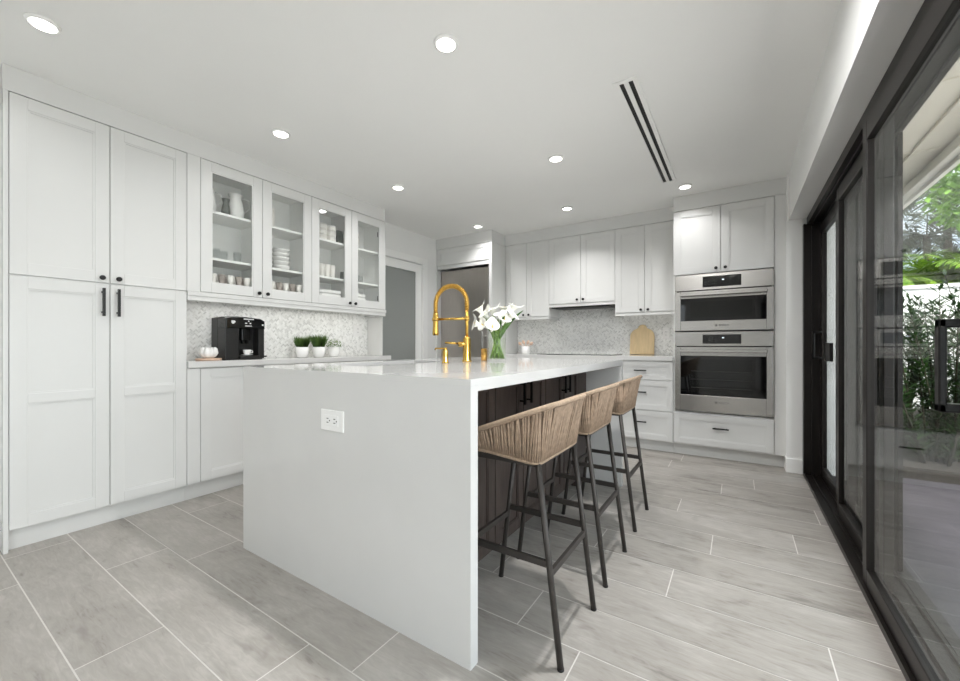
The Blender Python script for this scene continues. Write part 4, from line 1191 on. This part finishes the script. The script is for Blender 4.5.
MB().lathe([(.02, 0), (.022, .003), (.020, .07), (.016, .07), (.015, .01)], (XC + .09, 2.125, 1.656), 16).build('mug', GREYGL, None, 'small dark grey mug left of the fluted cups, third glass door', 'mug')
MB().lathe([(.02, 0), (.022, .003), (.020, .07), (.016, .07), (.015, .01)], (XC + .09, 2.432, 1.656), 16).build('mug', GREYGL, None, 'small dark grey mug right of the fluted cups, third glass door', 'mug')


def sqdish(x, y, z, w, l, h, label, group):
    m = MB(); a, b = l / 2, w / 2
    pr_ = [(a * .8, b * .8, 0), (a, b, .012), (a, b, h), (a - .006, b - .006, h), (a - .008, b - .008, .016)]
    R_ = []
    for hx, hy, zz in pr_: R_.append([Vector((x + sx * hx, y + sy * hy, z + zz)) for sx, sy in ((-1, -.85), (-.85, -1), (.85, -1), (1, -.85), (1, .85), (.85, 1), (-.85, 1), (-1, .85))])
    m.rings(R_, smooth=False); m.build('square_dish', PORC, None, label, 'dish', group)


for y, dl in ((2.275, 'third'), (2.60, 'fourth')):
    w_ = .22 if dl == 'third' else .15
    for k in range(3):
        sqdish(XC + .07, y, 1.429 + .036 * k, w_, .14, .035, 'white rectangular dish on the bottom shelf, %s glass door, %s' % (dl, ('lowest of three', 'middle of three', 'top of three')[k]), 'rectangular dishes behind the %s glass door' % dl)

# ================================================================== OUTSIDE
struct('terrace_floor', MB().box(.64, 14, -6, 18, -.2, -.045), DECK)
struct('ground_bounce', MB().box(1.6, 14, -6, 4.4, -.044, -.035), pbr('pale_bounce_ground', '#e2e0dd', .7, noise=.06, nscale=3))  # pale unseen ground added to bounce sunlight onto the ceiling
struct('wall_garden', MB().box(-1.5, 14, 9.0, 9.25, -.045, 1.93).box(-1.5, 14, 8.97, 9.28, 1.93, 1.98), STUCCO)
m = MB().box(.62, 1.26, -3.2, 12, 2.40, 2.46)
for y in range(-3, 12): m.box(.62, 1.16, y, y + .02, 2.392, 2.40)
m.box(1.02, 1.04, -3.2, 12, 2.38, 2.40)
struct('trim_eave_soffit', m, SOFF)
struct('trim_eave_fascia', MB().box(1.20, 1.26, -3.2, 12, 2.33, 2.40).box(1.26, 1.29, -3.2, 12, 2.30, 2.47), FASC)
struct('wall_outside', MB().box(.622, .75, 4.12, 7.39, -.2, 2.39).box(.577, .75, 4.06, 4.12, -.2, 1.99).box(.62, .72, YB, -2.77, -.2, 2.39), STUCCO)
struct('wall_neighbour', MB().box(.75, 1.30, 7.4, 7.6, -.2, 2.40), pbr('pale_blue_stucco', '#aab4bb', .8, noise=.03, nscale=5))
t = thing('eave_light', 'round recessed light in the outdoor eave beyond the glass doors', 'ceiling light', (1.10, 3.25, 2.385))
MB().lathe([(.07, 0), (.075, .006), (.06, .014)], (1.10, 3.25, 2.376), 24).build('trim_ring', TRIMP, t)
MB().lathe([(.055, 0), (.055, .003)], (1.10, 3.25, 2.374), 24).build('lens', LAMPM, t)
struct('ground_planter', MB().box(1.0, 5.5, 4.6, 8.95, -.045, .05), EARTH)


def leafquad(m, c, d, w, up):
    s_ = d.cross(up)
    if s_.length < 1e-4: s_ = Vector((1, 0, 0))
    s_ = s_.normalized() * w
    v = [m.bm.verts.new(p) for p in (c, c + d * .45 + s_, c + d, c + d * .45 - s_)]; m.bm.faces.new(v)


def shrub(x, y, h, label, sd):
    r_ = random.Random(sd); t = thing('garden_shrub', label, 'shrub', (x, y, .05), 'shrubs along the garden wall')
    m = MB(); lf = MB()
    for s_ in range(11):
        a = r_.uniform(0, 2 * PI); b = Vector((x + .08 * math.cos(a), y + .08 * math.sin(a), .05)); hh = h * r_.uniform(.7, 1.05)
        tip = b + Vector((math.cos(a) * r_.uniform(.08, .38), math.sin(a) * r_.uniform(.08, .38), hh))
        m.tube([b, b.lerp(tip, .5) + Vector((0, 0, .04)), tip], [.009, .006, .002], 5)
        for k in range(95):
            f_ = .04 + .96 * k / 95; p = b.lerp(tip, f_); an = r_.uniform(0, 2 * PI); L2 = r_.uniform(.07, .15)
            leafquad(lf, p, Vector((math.cos(an), math.sin(an), r_.uniform(.1, .9))).normalized() * L2, .013, Vector((0, 0, 1)))
    m.build('stem', TWIG, t); lf.build('foliage', HEDGE, t, recalc=False)


k = 0
SH = [(1.38, 4.85, 1.30), (1.55, 5.1, 1.45), (1.85, 5.0, 1.55), (1.35, 5.6, 1.5), (1.75, 5.8, 1.55), (2.15, 5.5, 1.5), (2.0, 6.3, 1.45), (2.45, 6.1, 1.6), (1.6, 6.6, 1.5), (2.6, 6.9, 1.5), (2.9, 6.5, 1.5), (2.25, 7.3, 1.4), (1.75, 8.2, 1.4), (3.3, 7.0, 1.5)]
SHL = ['first in the front row, nearest the house', 'second in the front row from the house', 'third in the front row, reaching highest', 'second row, nearest the house', 'second row, in the middle', 'second row, away from the house', 'third row, left', 'third row, right', 'fourth row, nearest the house', 'fourth row, in the middle', 'fourth row, right', 'fifth row, in the middle', 'fifth row, nearest the house', 'fifth row, far right']
for (x, y, h), l in zip(SH, SHL):
    k += 1; shrub(x, y, h, 'dark green upright shrub outside, ' + l, 100 + k)


def frond(m, base, az, L_, rise, droop, n, ll, lw, r_):
    P = []
    for q in range(13):
        s_ = q / 12; rad = L_ * (s_ - .12 * s_ * s_)
        P.append(base + Vector((math.cos(az) * rad, math.sin(az) * rad, rise * s_ - droop * s_ * s_)))
    m.tube(P, [.018 * (1 - .9 * q / 12) for q in range(13)], 5)
    for q in range(n):
        s_ = .12 + .88 * q / n; i = min(11, int(s_ * 12)); p = P[i].lerp(P[i + 1], s_ * 12 - i); tg = (P[i + 1] - P[i]).normalized()
        sd_ = tg.cross(Vector((0, 0, 1))).normalized()
        for sg in (-1, 1):
            d_ = (sd_ * sg * .8 + tg * .75 + Vector((0, 0, r_.uniform(-.45, .1)))).normalized() * ll * (math.sin(PI * (.12 + .85 * s_)) ** .5)
            leafquad(m, p, d_, lw, Vector((0, 0, 1)))


def palm(x, y, h, nf, L_, mat, label, sd, ll=.5, lw=.022, group='palms beyond the garden wall', droop=1.3, trunk=.09):
    r_ = random.Random(sd); t = thing('palm_tree', label, 'palm tree', (x, y, -.045), group)
    MB().tube([(x, y, -.045), (x + .05, y, h * .5), (x, y, h)], [trunk * 1.2, trunk, trunk * .8], 12).build('trunk', BARK, t)
    m = MB()
    for k in range(nf):
        az = 2 * PI * k / nf + r_.uniform(-.2, .2); frond(m, Vector((x, y, h)), az, L_ * r_.uniform(.8, 1.1), r_.uniform(.3, 1.3) * L_ * .7, droop * L_ * r_.uniform(.5, .9), 34, ll, lw, r_)
    m.build('fronds', mat, t, recalc=False)


palm(4.7, 15.8, 5.3, 20, 2.1, PALMG, 'grey green palm with drooping fronds against the sky beyond the garden wall', 5, .8, .03)
palm(4.2, 15.3, 3.9, 18, 1.9, PALMG, 'shorter grey green palm left of the tall one, beyond the garden wall', 6, .7, .03)
palm(2.6, 10.6, 2.1, 22, 1.5, PALMY, 'yellow green areca palm behind the garden wall, leftmost', 7, .45, .022, droop=.9, trunk=.05)
palm(3.05, 11.1, 2.2, 22, 1.6, PALMY, 'yellow green areca palm behind the garden wall, middle', 8, .45, .022, droop=.9, trunk=.05)
palm(3.6, 11.8, 2.3, 22, 1.6, PALMY, 'yellow green areca palm behind the garden wall, rightmost', 9, .45, .022, droop=.9, trunk=.05)
palm(1.95, 10.4, 2.0, 20, 1.4, PALMY, 'yellow green areca palm behind the garden wall close to the house', 10, .45, .022, droop=.9, trunk=.05)

t = thing('leafy_tree', 'bright green broad-leaved tree at the right beyond the glass doors', 'tree', (3.35, 9.95, -.045))
MB().tube([(3.35, 9.95, -.045), (3.35, 9.95, 1.6), (3.3, 9.9, 2.8), (3.25, 9.9, 3.8)], [.09, .08, .05, .02], 10).build('trunk', BARK, t)
m = MB(); r_ = random.Random(21)
for _ in range(1000):
    a = r_.uniform(0, 2 * PI); b = r_.uniform(-1, 1); q = r_.random() ** .4
    c = Vector((3.24 + .55 * q * math.cos(a) * math.sqrt(1 - b * b), 9.9 + .55 * q * math.sin(a) * math.sqrt(1 - b * b), 3.6 + .6 * q * b))
    d_ = Vector((r_.uniform(-1, 1), r_.uniform(-1, 1), r_.uniform(-1, .3))).normalized() * r_.uniform(.12, .2); leafquad(m, c, d_, .045, Vector((0, 0, 1)))
m.build('foliage', TREEL, t, recalc=False)
